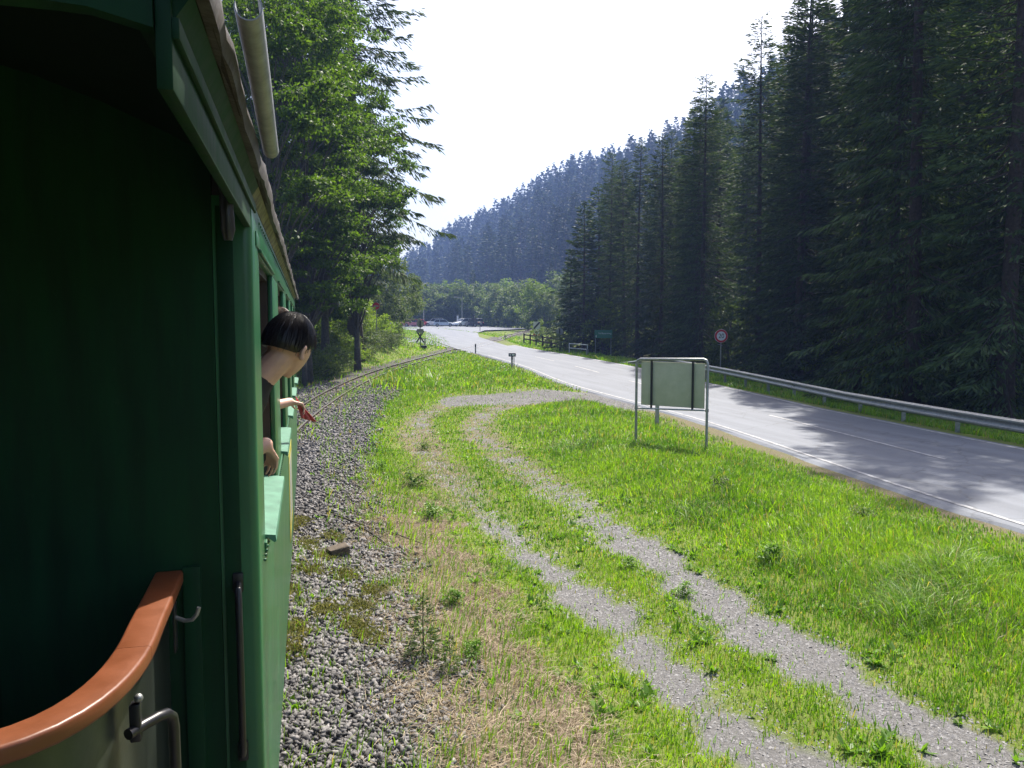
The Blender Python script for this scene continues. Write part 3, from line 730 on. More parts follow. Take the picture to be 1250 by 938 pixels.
# ================================================================ trees
def spruce_arrays(H, Rb, seed, z0=1.2, step=0.5, nb=7, dens=9.0, tl=0.5, tw=0.11, droop=0.75, env_p=0.75, thin=1.0):
    r = np.random.default_rng(seed); P_, U_, W_ = [], [], []; wood = []
    z = z0
    while z < H-0.15:
        t = (H-z)/(H-z0)                                   # 1 at the bottom
        L0 = Rb*(t**env_p)*(0.80+0.20*min(1.0, (1-t)*6+0.35)) + 0.10
        k = nb if t > 0.15 else 5
        a0 = r.uniform(0, 6.28)
        for i in range(k):
            if r.uniform() > thin: continue
            a = a0+6.283*i/k+r.normal(0, 0.28); L = L0*r.uniform(0.5, 1.18)*(1+0.16*math.sin(3*a+z*0.35+seed))
            sl = 0.55*(1-t)**1.5-0.10-0.32*t+r.normal(0, 0.13)                # slope: upswept on top, hanging lower down
            n = max(5, int(L*dens*1.6))
            s = np.sqrt(r.uniform(0.02, 1.0, n))
            rr = L*s; zb_ = z+r.normal(0, 0.4*step); zz = zb_+L*(sl*s-0.16*s*s+0.16*s**4)
            ca, sa = math.cos(a), math.sin(a)
            lat = r.normal(0, 1, n)*(0.10+0.20*L*(1-0.75*s)*np.minimum(1, s*3))*0.8
            p = np.stack([ca*rr-sa*lat, sa*rr+ca*lat, zz-np.abs(lat)*0.25], 1)
            side = np.sign(lat+1e-6)
            out = 0.45+0.5*s; dn = droop*(0.35+0.65*t)*r.uniform(0.4, 1.3, n)
            ls = side*r.uniform(0.15, 0.9, n)
            u = np.stack([ca*out-sa*ls, sa*out+ca*ls, -dn+0.45*(1-t)*np.ones(n)], 1)
            u = unit(u)*(tl*r.uniform(0.55, 1.25, n)*(0.45+0.55*min(1, L0)))[:, None]
            q = unit(np.cross(u, r.normal(size=(n, 3))))*(tw*r.uniform(0.6, 1.2, n))[:, None]*0.5
            P_.append(p); U_.append(u); W_.append(q)
            if L > 0.7: wood.append((a, L, z, sl))
        z += step*r.uniform(0.75, 1.25)*(0.55+0.45*t)
    top = r.uniform(0, 1, (26, 1)); p = np.concatenate([np.zeros((26, 2)), H-0.9+0.9*top], 1); u = unit(r.normal(size=(26, 3))+[0, 0, 1.1])*0.28*tl/0.5
    P_.append(p); U_.append(u); W_.append(unit(np.cross(u, r.normal(size=(26, 3))))*tw*0.35)
    V, F = leaf_quads(np.vstack(P_), np.vstack(U_), np.vstack(W_))
    return V, F, wood
def trunk_mesh(H, r0, seed, wood, mat, nside=9, limbs=True, dead_to=6.0):
    r = random.Random(seed); mb = MB()
    n = 12; pts = []; rad = []
    bx, by = r.uniform(-.15, .15), r.uniform(-.15, .15)
    for i in range(n):
        t = i/(n-1); pts.append((bx*math.sin(t*3), by*math.sin(t*2.6), -0.4+t*(H+0.35)))
        rad.append(r0*(1-t)**0.85+0.012 + r0*0.45*math.exp(-t*H*1.3))
    mb.tube(pts, rad, nside)
    if limbs:
        for (a, L, z, sl) in wood:
            if L < 1.0 or r.random() < 0.35: continue
            q = [(math.cos(a)*L*s, math.sin(a)*L*s, z+L*(sl*s-0.16*s*s+0.16*s**4)) for s in (0.0, 0.45, 0.9)]
            mb.tube(q, [0.028, 0.018, 0.006], 3, False)
        for _ in range(int(dead_to*7)):
            z = r.uniform(1.0, dead_to); a = r.uniform(0, 6.28); L = r.uniform(0.5, 1.6)
            mb.tube([(0, 0, z), (math.cos(a)*L*.6, math.sin(a)*L*.6, z-0.05*L), (math.cos(a)*L, math.sin(a)*L, z-0.3*L)], [0.016, 0.01, 0.004], 3, False)
    me = bpy.data.meshes.new('trunk'); me.from_pydata(mb.V, [], mb.F); me.validate()
    me.polygons.foreach_set('use_smooth', np.ones(len(me.polygons), dtype=bool)); me.materials.append(mat); return me
class Kind:
    def __init__(s, crown, trunk, H): s.crown = crown; s.trunk = trunk; s.H = H
def make_spruce(H, Rb, seed, mat=spruce_m, r0=0.24, limbs=True, nside=9, dead=6.0, **k):
    V, F, wd = spruce_arrays(H, Rb, seed, **k)
    return Kind(np_mesh('crown', V, F, False, mat), trunk_mesh(H, r0, seed, wd, bark, nside, limbs, dead), H)
def plant_tree(kind, name, x, y, label, cat, group=None, sc_=1.0, rz=0.0, z=None, tilt=(0, 0), sxy=None):
    o = thing(name, (x, y, hz(x, y) if z is None else z), label, cat, group, rz)
    o.rotation_euler = (tilt[0], tilt[1], rz); sx = sxy or sc_; o.scale = (sx, sx, sc_)
    for nm, me in (('trunk', kind.trunk), ('crown', kind.crown)):
        c = bpy.data.objects.new(nm, me); col.objects.link(c); c.parent = o
    return o
def broad_arrays(H, Rc, seed, nleaf=14000, leaf=0.13, base=0.28, lobes=26, flat=0.55, hang=0.25, fill=0.5, lr=1.0):
    """foliage gathered in clumps round the ends of limbs; returns leaves and limb ends"""
    r = np.random.default_rng(seed); ends = []
    for i in range(lobes):
        t = (i+0.5)/lobes
        z = H*(base+(0.97-base)*t)
        w_ = math.sin(math.pi*min(1, 0.12+0.80*t))**0.65
        a = i*2.399+r.normal(0, 0.3); rr = Rc*w_*r.uniform(0.35, 0.95)
        ends.append((math.cos(a)*rr, math.sin(a)*rr, z+r.normal(0, 0.03*H), Rc*r.uniform(0.26, 0.46)*(0.6+0.4*w_)*lr))
    ends = np.array(ends)
    wts = ends[:, 3]**2; idx = r.choice(len(ends), nleaf, p=wts/wts.sum())
    c = ends[idx]
    d = unit(r.normal(size=(nleaf, 3)))*(r.uniform(0, 1, (nleaf, 1))**fill)
    # each clump breaks up into smaller sprays
    spray = r.normal(size=(len(ends), 9, 3)); spray = unit(spray)*r.uniform(0.45, 1.0, (len(ends), 9, 1))
    k = r.integers(0, 9, nleaf); useg = r.uniform(size=(nleaf, 1)) < 0.72
    d = np.where(useg, spray[idx, k]+d*0.36, d)
    p = c[:, :3]+d*c[:, 3:4]*np.array([1, 1, flat])
    u = unit(unit(d)*0.8+r.normal(size=(nleaf, 3))*0.7+[0, 0, -hang])*(leaf*r.uniform(0.6, 1.3, (nleaf, 1)))
    nn = unit(r.normal(size=(nleaf, 3))*0.55+[0, 0, 1.0]); v = unit(np.cross(u, nn))*(leaf*0.30*r.uniform(0.7, 1.2, (nleaf, 1)))
    V, F = leaf_quads(p, u, v); return V, F, ends
def make_broad(H, Rc, seed, mat=beech_m, r0=0.2, bk=bark2, **k):
    V, F, ends = broad_arrays(H, Rc, seed, **k)
    r = random.Random(seed); mb = MB()
    pts = [(0.06*math.sin(i*1.3)*i*0.25, 0.05*math.cos(i*1.7)*i*0.25, -0.3+i*(H*0.9)/8) for i in range(9)]
    mb.tube(pts, [r0*(1-i/8)**0.8+0.015+(0.4*r0 if i == 0 else 0) for i in range(9)], 8)
    for e in ends:
        z0 = max(0.12*H, e[2]-0.22*H-r.uniform(0, 0.08*H)); f = min(8, max(0, (z0+0.3)/(H*0.9)*8)); i = int(min(7, f))
        b0 = Vector(pts[i]).lerp(Vector(pts[i+1]), f-i); ee = Vector(e[:3])
        mid = b0.lerp(ee, 0.5)+Vector((0, 0, 0.04*H))
        rb = max(0.02, r0*0.42*(1-z0/H))
        mb.tube([b0, mid, ee], [rb, rb*0.6, 0.01], 5, False)
    me = bpy.data.meshes.new('trunk'); me.from_pydata(mb.V, [], mb.F); me.validate()
    me.polygons.foreach_set('use_smooth', np.ones(len(me.polygons), dtype=bool)); me.materials.append(bk)
    return Kind(np_mesh('crown', V, F, False, mat), me, H)

ORD = ['first', 'second', 'third', 'fourth', 'fifth', 'sixth', 'seventh', 'eighth', 'ninth', 'tenth', 'eleventh', 'twelfth', 'thirteenth', 'fourteenth', 'fifteenth', 'sixteenth', 'seventeenth', 'eighteenth', 'nineteenth', 'twentieth']
def px_of(x, y): return 625+950*(x*RIGHT.x+y*RIGHT.y)/depth_of(x, y)

# ---- spruce forest behind the guardrail
SPR = [make_spruce(25, 3.5, 101, step=0.42, dens=22, tl=0.32, tw=0.065, env_p=0.62, droop=0.95), make_spruce(27, 3.3, 102, step=0.46, dens=22, tl=0.36, tw=0.065, thin=0.85, env_p=0.55, droop=1.2),
       make_spruce(23, 3.6, 103, step=0.42, dens=22, tl=0.32, tw=0.065, env_p=0.66), make_spruce(28, 3.4, 104, z0=3.0, step=0.5, dens=22, tl=0.38, tw=0.065, thin=0.8, dead=9, env_p=0.5, droop=1.3),
       make_spruce(22, 3.2, 105, step=0.42, dens=22, tl=0.32, tw=0.065, env_p=0.6)]
YOUNG = make_spruce(12, 2.6, 106, z0=0.4, step=0.34, tl=0.42, tw=0.11, droop=0.5, r0=0.13, dead=1.2)
rt = random.Random(21)
def road_far_x(y): return float(np.interp(y, far_e[:, 1], far_e[:, 0]))
front = []
y = 6.0
while y < 66:
    x = road_far_x(y)+6.1+rt.uniform(-0.9, 1.4)+(1.3 if y > 50 else 0)
    front.append((x, y)); y += rt.uniform(2.7, 4.3)
fr = sorted([(px_of(x, y), x, y) for x, y in front if 0 < px_of(x, y) < 1330])
sgn_px = 880
left = [f for f in fr if f[0] < sgn_px][::-1]; rightt = [f for f in fr if f[0] >= sgn_px]
tops = {}
for lst, side in ((left, 'left'), (rightt, 'right')):
    for i, (px, x, y) in enumerate(lst):
        k = SPR[(i*3+(0 if side == 'left' else 1)) % 5]
        # tree tops step down towards the far end as in the skyline
        want = np.interp(px, [690, 740, 790, 830, 880, 920, 960, 1010, 1060, 1250], [15, 18.0, 17.5, 18.0, 19.5, 20.5, 20, 23.5, 26, 27])*rt.uniform(0.93, 1.06)
        plant_tree(k, 'spruce_tree', x, y, f'dark spruce at the forest edge, {ORD[i]} to the {side} of the round 20 sign', 'spruce tree', 'spruces along the forest edge', want/k.H, rt.uniform(0, 6.28), tilt=(rt.uniform(-.02, .02), rt.uniform(-.02, .02)), sxy=want/k.H*rt.uniform(0.9, 1.08))
pts = [(x, y) for x, y in front]
tries = 0; inner = []
GAPS = [tuple(PD(px_, D_)[:2]) for px_, D_ in ((1002, 37), (1090, 32), (890, 46), (738, 68), (1040, 38))]     # clearings where sun reaches the shrubs
while tries < 9000 and len(inner) < 95:
    tries += 1
    y = rt.uniform(2, 92); x = road_far_x(min(y, 66))+rt.uniform(7.5, 40)
    D = depth_of(x, y); px = px_of(x, y)
    if not (745 < px < 1330) or D < 18 or D > 95: continue
    if any((a-x)**2+(b-y)**2 < 3.4**2 for a, b in pts): continue
    if any(abs((x-a)*math.cos(SUN_AZ)-(y-b)*math.sin(SUN_AZ)) < 2.6 and 0 < (x-a)*math.sin(SUN_AZ)+(y-b)*math.cos(SUN_AZ) < 22 for a, b in GAPS): continue
    pts.append((x, y)); inner.append((x, y))
for x, y in inner:
    k = rt.choice(SPR); px = px_of(x, y)
    want = np.interp(px, [740, 830, 920, 1010, 1250], [18, 20, 22.5, 25.5, 27])*rt.uniform(0.88, 1.08)
    plant_tree(k, 'spruce_tree', x, y, 'dark spruce deeper in the forest behind the row at the guardrail', 'spruce tree', 'spruces inside the forest', want/k.H, rt.uniform(0, 6.28), sxy=want/k.H*rt.uniform(0.85, 1.05))
# the young sunlit spruces by the green sign
for i, (px, D, hh, lab) in enumerate(((712, 68, 13.0, 'young light green spruce with full branches left of the forest edge'), (697, 76, 9.5, 'short spruce just left of the young light green spruce'), (728, 74, 15.5, 'slender spruce just behind the young light green spruce'))):
    p = PD(px, D); plant_tree(YOUNG, 'spruce_tree', p.x, p.y, lab, 'spruce tree', None, hh/12, i*2.1)

# ---- shrubs at the foot of the forest
SHR = [make_broad(2.6, 1.3, 301, bright_m, 0.035, nleaf=2600, leaf=0.13, base=0.18, lobes=14, flat=0.7), make_broad(3.4, 1.2, 302, bush_m, 0.04, nleaf=3000, leaf=0.13, base=0.15, lobes=16, flat=0.8), make_broad(1.6, 1.2, 303, willow_m, 0.03, nleaf=2200, leaf=0.11, base=0.15, lobes=12, flat=0.6)]
for i, (px, D, k, s, lab) in enumerate((
    (890, 46, 1, 1.35, 'leafy shrub right behind the round 20 sign'), (1002, 37, 0, 1.1, 'sunlit shrub at the forest foot left of the thick dark trunk'),
    (1090, 32, 0, 1.15, 'sunlit shrub at the forest foot right of the thick dark trunk'), (1040, 38, 1, 1.2, 'tall shrub between trunks behind the guardrail'),
    (950, 38, 2, 1.1, 'low shrub in the shade midway between the 20 sign and the thick trunk'), (1170, 27, 2, 1.2, 'low shrub in deep shade near the right end of the guardrail'),
    (1228, 27, 0, 0.9, 'small leafy shrub at the right edge of the picture'), (735, 66, 1, 1.5, 'bright sunlit shrub right behind the green sign'),
    (742, 70, 0, 1.7, 'tall sunlit bush glowing above the green sign'), (668, 76, 2, 1.15, 'sunlit weeds bush behind the brown fence'),
    (690, 66, 2, 0.95, 'tall flowering weeds between brown fence and white railing'), (655, 84, 0, 0.9, 'leafy bush behind the sign with the black diagonal stripe'))):
    p = PD(px, D); plant_tree(SHR[k], 'shrub', p.x, p.y, lab, 'shrub', None, s, i*1.7)

# ---- left bank: tall spruces and leafy trees
BIGS = [make_spruce(32, 5.6, 401, z0=7.0, step=0.62, nb=6, dens=17, tl=0.46, tw=0.085, droop=1.25, env_p=0.55, thin=0.85, r0=0.42, dead=7), make_spruce(30, 4.6, 402, z0=6.0, step=0.6, nb=6, dens=15, tl=0.46, tw=0.09, droop=1.15, env_p=0.6, thin=0.9, r0=0.38, dead=6)]
for i, (px, D, k, s, lab) in enumerate((
    (434, 46, 0, 1.0, 'tall spruce with long drooping branches reaching into the white sky'), (408, 55, 1, 1.0, 'tall spruce with a thick bare trunk left of the drooping spruce'),
    (372, 60, 1, 0.95, 'dark spruce behind the leafy beech, second from the coach roof'), (345, 52, 0, 0.85, 'dark spruce nearest the coach roof'),
    (392, 70, 0, 0.95, 'dark spruce far back between the two thick trunks and the coach'), (446, 72, 1, 0.72, 'shorter spruce behind the lower right of the drooping spruce'),
    (330, 68, 1, 0.95, 'dark spruce partly hidden by the coach roof gutter'), (300, 60, 0, 0.9, 'dark spruce on the slope behind the coach, nearest the roof end'), (262, 48, 1, 0.9, 'dark spruce on the slope behind the coach, second from the roof end'), (222, 62, 0, 0.95, 'dark spruce on the slope behind the coach, third from the roof end'), (160, 45, 1, 0.85, 'dark spruce on the slope behind the coach, farthest left'))):
    p = PD(px, D); plant_tree(BIGS[k], 'spruce_tree', p.x, p.y, lab, 'spruce tree', None, s, 0.6+i*1.3)
BEE = [make_broad(20, 4.3, 501, beech_m, 0.2, nleaf=40000, leaf=0.17, base=0.14, lobes=80, flat=0.30, lr=0.62), make_broad(15, 3.6, 502, beech_m, 0.16, nleaf=26000, leaf=0.16, base=0.36, lobes=60, flat=0.32, lr=0.62),
       make_broad(8.5, 3.4, 503, willow_m, 0.14, nleaf=11000, leaf=0.22, base=0.2, lobes=26, flat=0.55)]
for i, (px, D, k, s, lab) in enumerate((
    (352, 37, 0, 1.02, 'leafy beech with sunlit leaves beside the coach roof'), (398, 40, 0, 0.98, 'leafy beech with sunlit leaves right of the one by the coach roof'),
    (437, 41, 1, 0.98, 'smaller leafy tree in front of the drooping spruce'), (376, 34, 0, 0.9, 'leafy beech between the two taller beeches by the coach roof'), (372, 33, 1, 0.62, 'low leafy tree in shade just above the passenger'),
    (425, 60, 1, 0.85, 'shaded leafy tree behind the thick trunks'), (332, 30, 1, 1.05, 'leafy tree close behind the coach eaves'),
    (470, 74, 2, 1.08, 'grey green leaning tree right of the thick trunks'), (440, 72, 2, 0.95, 'grey green tree behind the round red sign'), (488, 96, 2, 0.95, 'grey green tree above the yield sign'))):
    p = PD(px, D); plant_tree(BEE[k], 'leafy_tree', p.x, p.y, lab, 'tree', None, s, 0.4+i*1.1, tilt=((0, 0.16) if px == 470 else (0, 0)))
BUSH = [make_broad(2.4, 1.7, 601, bright_m, 0.03, nleaf=4200, leaf=0.14, base=0.12, lobes=18, flat=0.65), make_broad(1.5, 1.3, 602, bush_m, 0.025, nleaf=2600, leaf=0.12, base=0.1, lobes=14, flat=0.6), make_broad(1.4, 1.3, 603, willow_m, 0.025, nleaf=2600, leaf=0.11, base=0.1, lobes=14, flat=0.6)]
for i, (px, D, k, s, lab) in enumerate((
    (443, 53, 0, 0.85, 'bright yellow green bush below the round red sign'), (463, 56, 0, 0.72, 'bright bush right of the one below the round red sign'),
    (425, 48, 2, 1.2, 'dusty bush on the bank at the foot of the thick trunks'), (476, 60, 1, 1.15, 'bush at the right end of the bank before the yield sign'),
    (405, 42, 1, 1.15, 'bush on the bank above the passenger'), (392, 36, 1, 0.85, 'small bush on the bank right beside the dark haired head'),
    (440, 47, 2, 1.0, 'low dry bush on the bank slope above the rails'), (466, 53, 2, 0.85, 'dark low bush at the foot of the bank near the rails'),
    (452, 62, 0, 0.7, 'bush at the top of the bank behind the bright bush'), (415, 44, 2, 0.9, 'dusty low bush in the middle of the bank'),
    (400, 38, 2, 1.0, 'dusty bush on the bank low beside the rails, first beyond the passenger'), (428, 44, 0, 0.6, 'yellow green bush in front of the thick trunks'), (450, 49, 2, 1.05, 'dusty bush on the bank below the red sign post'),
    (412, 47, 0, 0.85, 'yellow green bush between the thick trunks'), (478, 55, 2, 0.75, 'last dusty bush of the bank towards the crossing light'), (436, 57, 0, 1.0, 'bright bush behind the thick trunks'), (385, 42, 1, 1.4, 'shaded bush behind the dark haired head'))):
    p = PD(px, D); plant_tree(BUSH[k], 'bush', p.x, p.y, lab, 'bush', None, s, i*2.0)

# ---- hedge of small trees behind the car park, then the slope behind it
HED = [make_broad(9, 4.4, 701, willow_m, 0.16, nleaf=6500, leaf=0.42, base=0.06, lobes=34, flat=0.7, fill=0.4), make_broad(8, 4.0, 702, willow_m, 0.15, nleaf=6000, leaf=0.42, base=0.06, lobes=30, flat=0.75, fill=0.4), make_broad(10, 4.0, 703, bush_m, 0.16, nleaf=6500, leaf=0.42, base=0.06, lobes=34, flat=0.75, fill=0.4)]
rows = [(492, 178, 0, .85), (510, 180, 1, 1.0), (527, 182, 0, 1.0), (545, 182, 1, .95), (562, 184, 2, 1.02), (578, 182, 0, 1.08), (594, 178, 1, .9), (608, 168, 0, .95), (624, 160, 1, 1.0), (640, 152, 0, 1.0), (655, 135, 2, .82), (664, 128, 1, .8)]
for i, (px, D, k, s) in enumerate(rows):
    p = PD(px, D); plant_tree(HED[k], 'leafy_tree', p.x, p.y, f'rounded leafy tree in the hedge behind the parked cars, {ORD[i]} from the left', 'tree', 'hedge trees behind the car park', s, i*1.9)
FARS = [make_spruce(24, 2.9, 801, spruce_far, 0.24, False, 6, step=0.8, nb=6, dens=5, tl=0.95, tw=0.36, z0=3, env_p=0.8), make_spruce(26, 2.7, 802, spruce_far, 0.22, False, 6, step=0.85, nb=6, dens=5, tl=0.95, tw=0.36, z0=9, env_p=0.7),
        make_spruce(22, 2.8, 803, spruce_far, 0.24, False, 6, step=0.8, nb=6, dens=5, tl=0.95, tw=0.36, z0=2, env_p=0.85), make_spruce(25, 2.9, 804, spruce_far, 0.22, False, 6, step=0.9, nb=5, dens=5, tl=0.95, tw=0.36, z0=12, env_p=0.6)]
row2 = [(505, 215, 'b'), (522, 205, 'b'), (538, 210, 'b'), (552, 207, 'b'), (566, 215, 's'), (578, 206, 's'), (590, 212, 'b'), (603, 206, 'b'), (616, 210, 'b'), (630, 204, 'b'), (642, 200, 's'), (652, 206, 's'), (664, 198, 's'), (672, 190, 's'), (682, 196, 'b'), (690, 180, 's'), (700, 170, 's'), (706, 150, 's'), (694, 140, 'b')]
for i, (px, D, kd) in enumerate(row2):
    p = PD(px, D)
    k, s = (HED[i % 3], 1.25+0.15*math.sin(i*2)) if kd == 'b' else (FARS[i % 4], 0.52+0.06*math.sin(i*3))
    plant_tree(k, 'leafy_tree' if kd == 'b' else 'spruce_tree', p.x, p.y, f'{"leafy tree" if kd == "b" else "young spruce"} in the second row above the hedge, {ORD[i] if i < 20 else ""} from the left', 'tree' if kd == 'b' else 'spruce tree', 'trees of the second row', s, i*1.3)
# ---- hillside forest
rh = np.random.default_rng(5)
cand = []
for gx_ in np.arange(20, 330, 9):
    for gy_ in np.arange(60, 640, 9):
        x = gx_+rh.uniform(-3, 3); y = gy_+rh.uniform(-3, 3)
        D = depth_of(x, y); px = px_of(x, y)
        if not (430 < px < 1330): continue
        if float(hill(np.array(x), np.array(y))) < 2.0: continue
        if D < 95 and px < 760: continue
        if px > 1000 and D > 230: continue
        cand.append((D, px, x, y))
cand.sort()
z_all = hgt(np.array([c[2] for c in cand]), np.array([c[3] for c in cand]))
cand = [(D, px, x, y, z) for (D, px, x, y), z in zip(cand, z_all)]
# keep those that stand clear of the near forest
vis = [c for c in cand if c[1] < 1000 or c[0] < 160]
print('hillside candidates', len(cand), 'visible', len(vis))
near_h = [c for c in vis if c[1] < 860 and c[1] > 500][:190]
ids = set(id(c) for c in near_h)
for c in near_h:
    D, px, x, y, z = c
    k = FARS[rh.integers(0, 4)]
    plant_tree(k, 'spruce_tree', x, y, 'hazy blue spruce in the dense stand on the far hillside', 'spruce tree', 'spruces on the hazy hillside', rh.uniform(0.9, 1.3), rh.uniform(0, 6.28), z=z)
LOW = [spruce_arrays(24, 2.9, 901, step=1.5, nb=5, dens=1.25, tl=1.7, tw=0.75, z0=3, env_p=0.85)[:2], spruce_arrays(25, 2.8, 902, step=1.5, nb=5, dens=1.25, tl=1.7, tw=0.75, z0=7, env_p=0.75)[:2]]
VV, FF, off = [], [], 0
rest = [c for c in vis if id(c) not in ids]
for D, px, x, y, z in rest:
    V, F = LOW[rh.integers(0, 2)]; a = rh.uniform(0, 6.28); s = rh.uniform(0.9, 1.3)
    c_, s_ = math.cos(a), math.sin(a)
    VV.append(V@np.array([[c_, s_, 0], [-s_, c_, 0], [0, 0, 1]])*s+[x, y, z]); FF.append(F+off); off += len(V)
if VV: tag(obj_from(np_mesh('distant_forest', np.vstack(VV), np.vstack(FF), False, spruce_far), 'distant_forest'), 'blue hazy conifer forest covering the upper hillside', 'forest', kind='stuff')
print('distant trees', len(rest), 'tris', 2*sum(len(f) for f in FF))
# ================================================================ the train
XS = -0.15; XL_ = -2.35; YN, YF = 2.45, 11.7; ZB, ZE = 0.64, 3.08
coach = thing('passenger_coach', (-1.25, 7.0, 0.22), 'dark green narrow gauge coach with open windows and end platform', 'railway coach')
CM = Matrix.Translation((1.25, -7.0, -0.22))
def zroof(x): return 3.16+0.36*(1-((x+1.25)/1.133)**2)
def cpart(mb, name, mat, parent=None, smooth=False):
    mb.V = [(v[0]+1.25, v[1]-7.0, v[2]-0.22) for v in mb.V]
    return mb.build(name, mat, coach if parent is None else parent, smooth)
def cbox(name, x0, x1, y0, y1, z0, z1, mat, parent=None, bev=0.0):
    return cpart(MB().box(x0, x1, y0, y1, z0, z1, bev=bev), name, mat, parent, bev > 0)
WIN = [(2.79+1.87*i, 3.90+1.87*i) for i in range(5)]; ZS, ZT = 1.97, 2.94
arc = [(-0.176+0.026*math.sin(a), 2.476-0.026*math.cos(a)) for a in np.linspace(0, math.pi/2, 8)]
cpart(MB().prism([(-0.26, 2.45)]+arc+[(XS, WIN[0][0]), (-0.21, WIN[0][0]), (-0.21, 2.50), (-0.26, 2.50)], Matrix.Translation((0, 0, ZB)), ZE-ZB), 'corner_post', green, None, True)
# lower side: leans in a little towards the bottom
cpart(MB().prism([(XS-0.012, ZB), (XS-0.002, 1.0), (XS, 1.4), (XS, 1.93), (-0.21, 1.93), (-0.21, ZB)], frame((0, WIN[0][0]+0.001, 0), (1, 0, 0), (0, 0, 1)) @ Matrix.Rotation(0, 4, 'Z'), -(YF-WIN[0][0])), 'lower_panel', green, None, True)
cbox('upper_panel', -0.21, XS, WIN[0][0]+0.001, YF, ZT, ZE, green, None, 0.003)
for i in range(5):
    y0 = WIN[i][1]; y1 = WIN[i+1][0] if i < 4 else YF
    cbox('window_post', -0.173, XS-0.001, y0, y1, 1.93, ZT, green, None, 0.004)
belt = cbox('belt_rail', XS-0.001, XS+0.007, WIN[0][0]-0.05, YF, 1.925, 1.962, green, None, 0.002)
mb = MB()
for y in np.arange(2.60, YF-0.05, 0.055): mb.sphere((XS+0.008, y, 1.943), 0.0055, nu=6, nv=4)
for y in np.arange(2.84, YF-0.05, 0.09): mb.sphere((XS+0.001, y, 3.05), 0.005, nu=6, nv=4)
tag(cpart(mb, 'rivets', green, belt), kind='stuff')
mb = MB()
for z in np.arange(0.8, 2.95, 0.07):
    for x in (-0.212, -0.240): mb.sphere((x, 2.4478, z), 0.0055, nu=6, nv=4)
tag(cpart(mb, 'rivets', green_shade), kind='stuff')
cbox('seam_strip', -0.250, -0.203, 2.444, 2.449, 0.66, 3.05, green_shade, None, 0.0015)
cbox('bracket_plate', XS, XS+0.004, 2.62, 2.80, 2.955, 3.0, green, None, 0.001)
for i, (a, b) in enumerate(WIN):
    f = MB()
    f.box(-0.255, -0.1745, a-0.02, a+0.012, ZS-0.02, ZT-0.001).box(-0.255, -0.1745, b-0.012, b+0.02, ZS-0.02, ZT-0.001).box(-0.254, -0.176, a+0.012, b-0.012, ZT-0.03, ZT-0.001)
    wf = cpart(f, 'window_frame', dwood)
    sash = MB().box(-0.250, -0.222, a+0.037, b-0.037, 2.135, 2.175, bev=0.006).box(-0.248, -0.224, a+0.037, a+0.075, 1.90, 2.134).box(-0.248, -0.224, b-0.075, b-0.037, 1.90, 2.134)
    so = cpart(sash, 'lowered_sash', dwood, wf)
    cbox('pane', -0.238, -0.234, a+0.076, b-0.076, 1.90, 2.134, glass_d, wf)
    # sill board, sloping outwards
    n_ = [(-0.225, 1.985), (XS+0.034, 1.972), (XS+0.037, 1.950), (XS+0.030, 1.946), (XS+0.008, 1.964), (-0.225, 1.966)]
    cpart(MB().prism(n_, frame((0, a+0.004, 0), (1, 0, 0), (0, 0, 1)), -(b-a-0.008)), 'window_sill', mint)
    cbox('drip_strip', XS, XS+0.012, a-0.03, b+0.03, ZT+0.004, ZT+0.016, green, None, 0.002)
emb = cbox('painted_emblem', XS, XS+0.003, 6.25, 7.25, 1.0, 1.68, pmat('emblem_yellow', (0.42, 0.37, 0.05), 0.5, var=0.3, scale=6))
cbox('emblem_field', XS+0.003, XS+0.0045, 6.40, 7.12, 1.10, 1.60, signback, emb)
# end wall of vertical boards, with the platform door
for xa, xb_ in ((-0.86, -0.262), (XL_+0.001, -1.681)):
    xx_ = np.linspace(xa+0.001, xb_, 9)
    cpart(MB().prism([(xa+0.001, ZB), (xb_, ZB)]+[(q, zroof(q)-0.052) for q in xx_[::-1]], frame((0, 2.450, 0), (1, 0, 0), (0, 0, 1)), -0.05), 'end_wall_panel', green_shade)
door = cbox('door', -1.68, -0.86, 2.468, 2.50, 0.95, 2.92, green_shade, None, 0.004)
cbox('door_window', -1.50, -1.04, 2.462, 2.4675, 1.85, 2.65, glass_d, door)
cbox('door_head', -1.70, -0.84, 2.455, 2.50, 2.925, 3.42, green_shade)
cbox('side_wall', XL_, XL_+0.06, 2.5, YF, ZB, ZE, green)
cbox('end_wall', XL_+0.061, -0.211, YF-0.05, YF, ZB, 3.40, green_shade)
cbox('floor', XL_+0.061, -0.256, 2.51, YF-0.051, 0.88, 0.95, dwood)
# roof
xs = np.linspace(-2.383, -0.117, 15)
prof = [(x, zroof(x)) for x in xs]+[(x, zroof(x)-0.045) for x in xs[::-1]]
cpart(MB().prism(prof, frame((0, 1.05, 0), (1, 0, 0), (0, 0, 1)), -(12.75-1.05)), 'roof', felt, None, True)
cx_l = np.linspace(-2.30, -0.19, 13)
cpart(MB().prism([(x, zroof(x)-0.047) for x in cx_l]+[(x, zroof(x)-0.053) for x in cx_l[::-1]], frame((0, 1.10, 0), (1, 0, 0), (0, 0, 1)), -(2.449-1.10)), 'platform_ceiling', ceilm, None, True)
rr = random.Random(5); path = []; fr_ = []
for y in np.arange(1.03, 12.78, 0.09):
    path.append((-0.117+0.002*math.sin(y*3.1)+rr.uniform(-.003, .003), y, 3.138+0.005*math.sin(y*5.3)+rr.uniform(-.002, .002))); fr_.append((Vector((1, 0, 0)), Vector((0, 0, 1))))
cpart(MB().sweep([(-0.012, -0.022), (0.006, -0.026), (0.013, -0.006), (0.010, 0.020), (-0.010, 0.028)], path, fr_), 'roof_edge_trim', pmat('edge_trim', (0.035, 0.025, 0.022), 0.6, color2=(0.10, 0.09, 0.085), scale=10, bump=0.3), None, True)
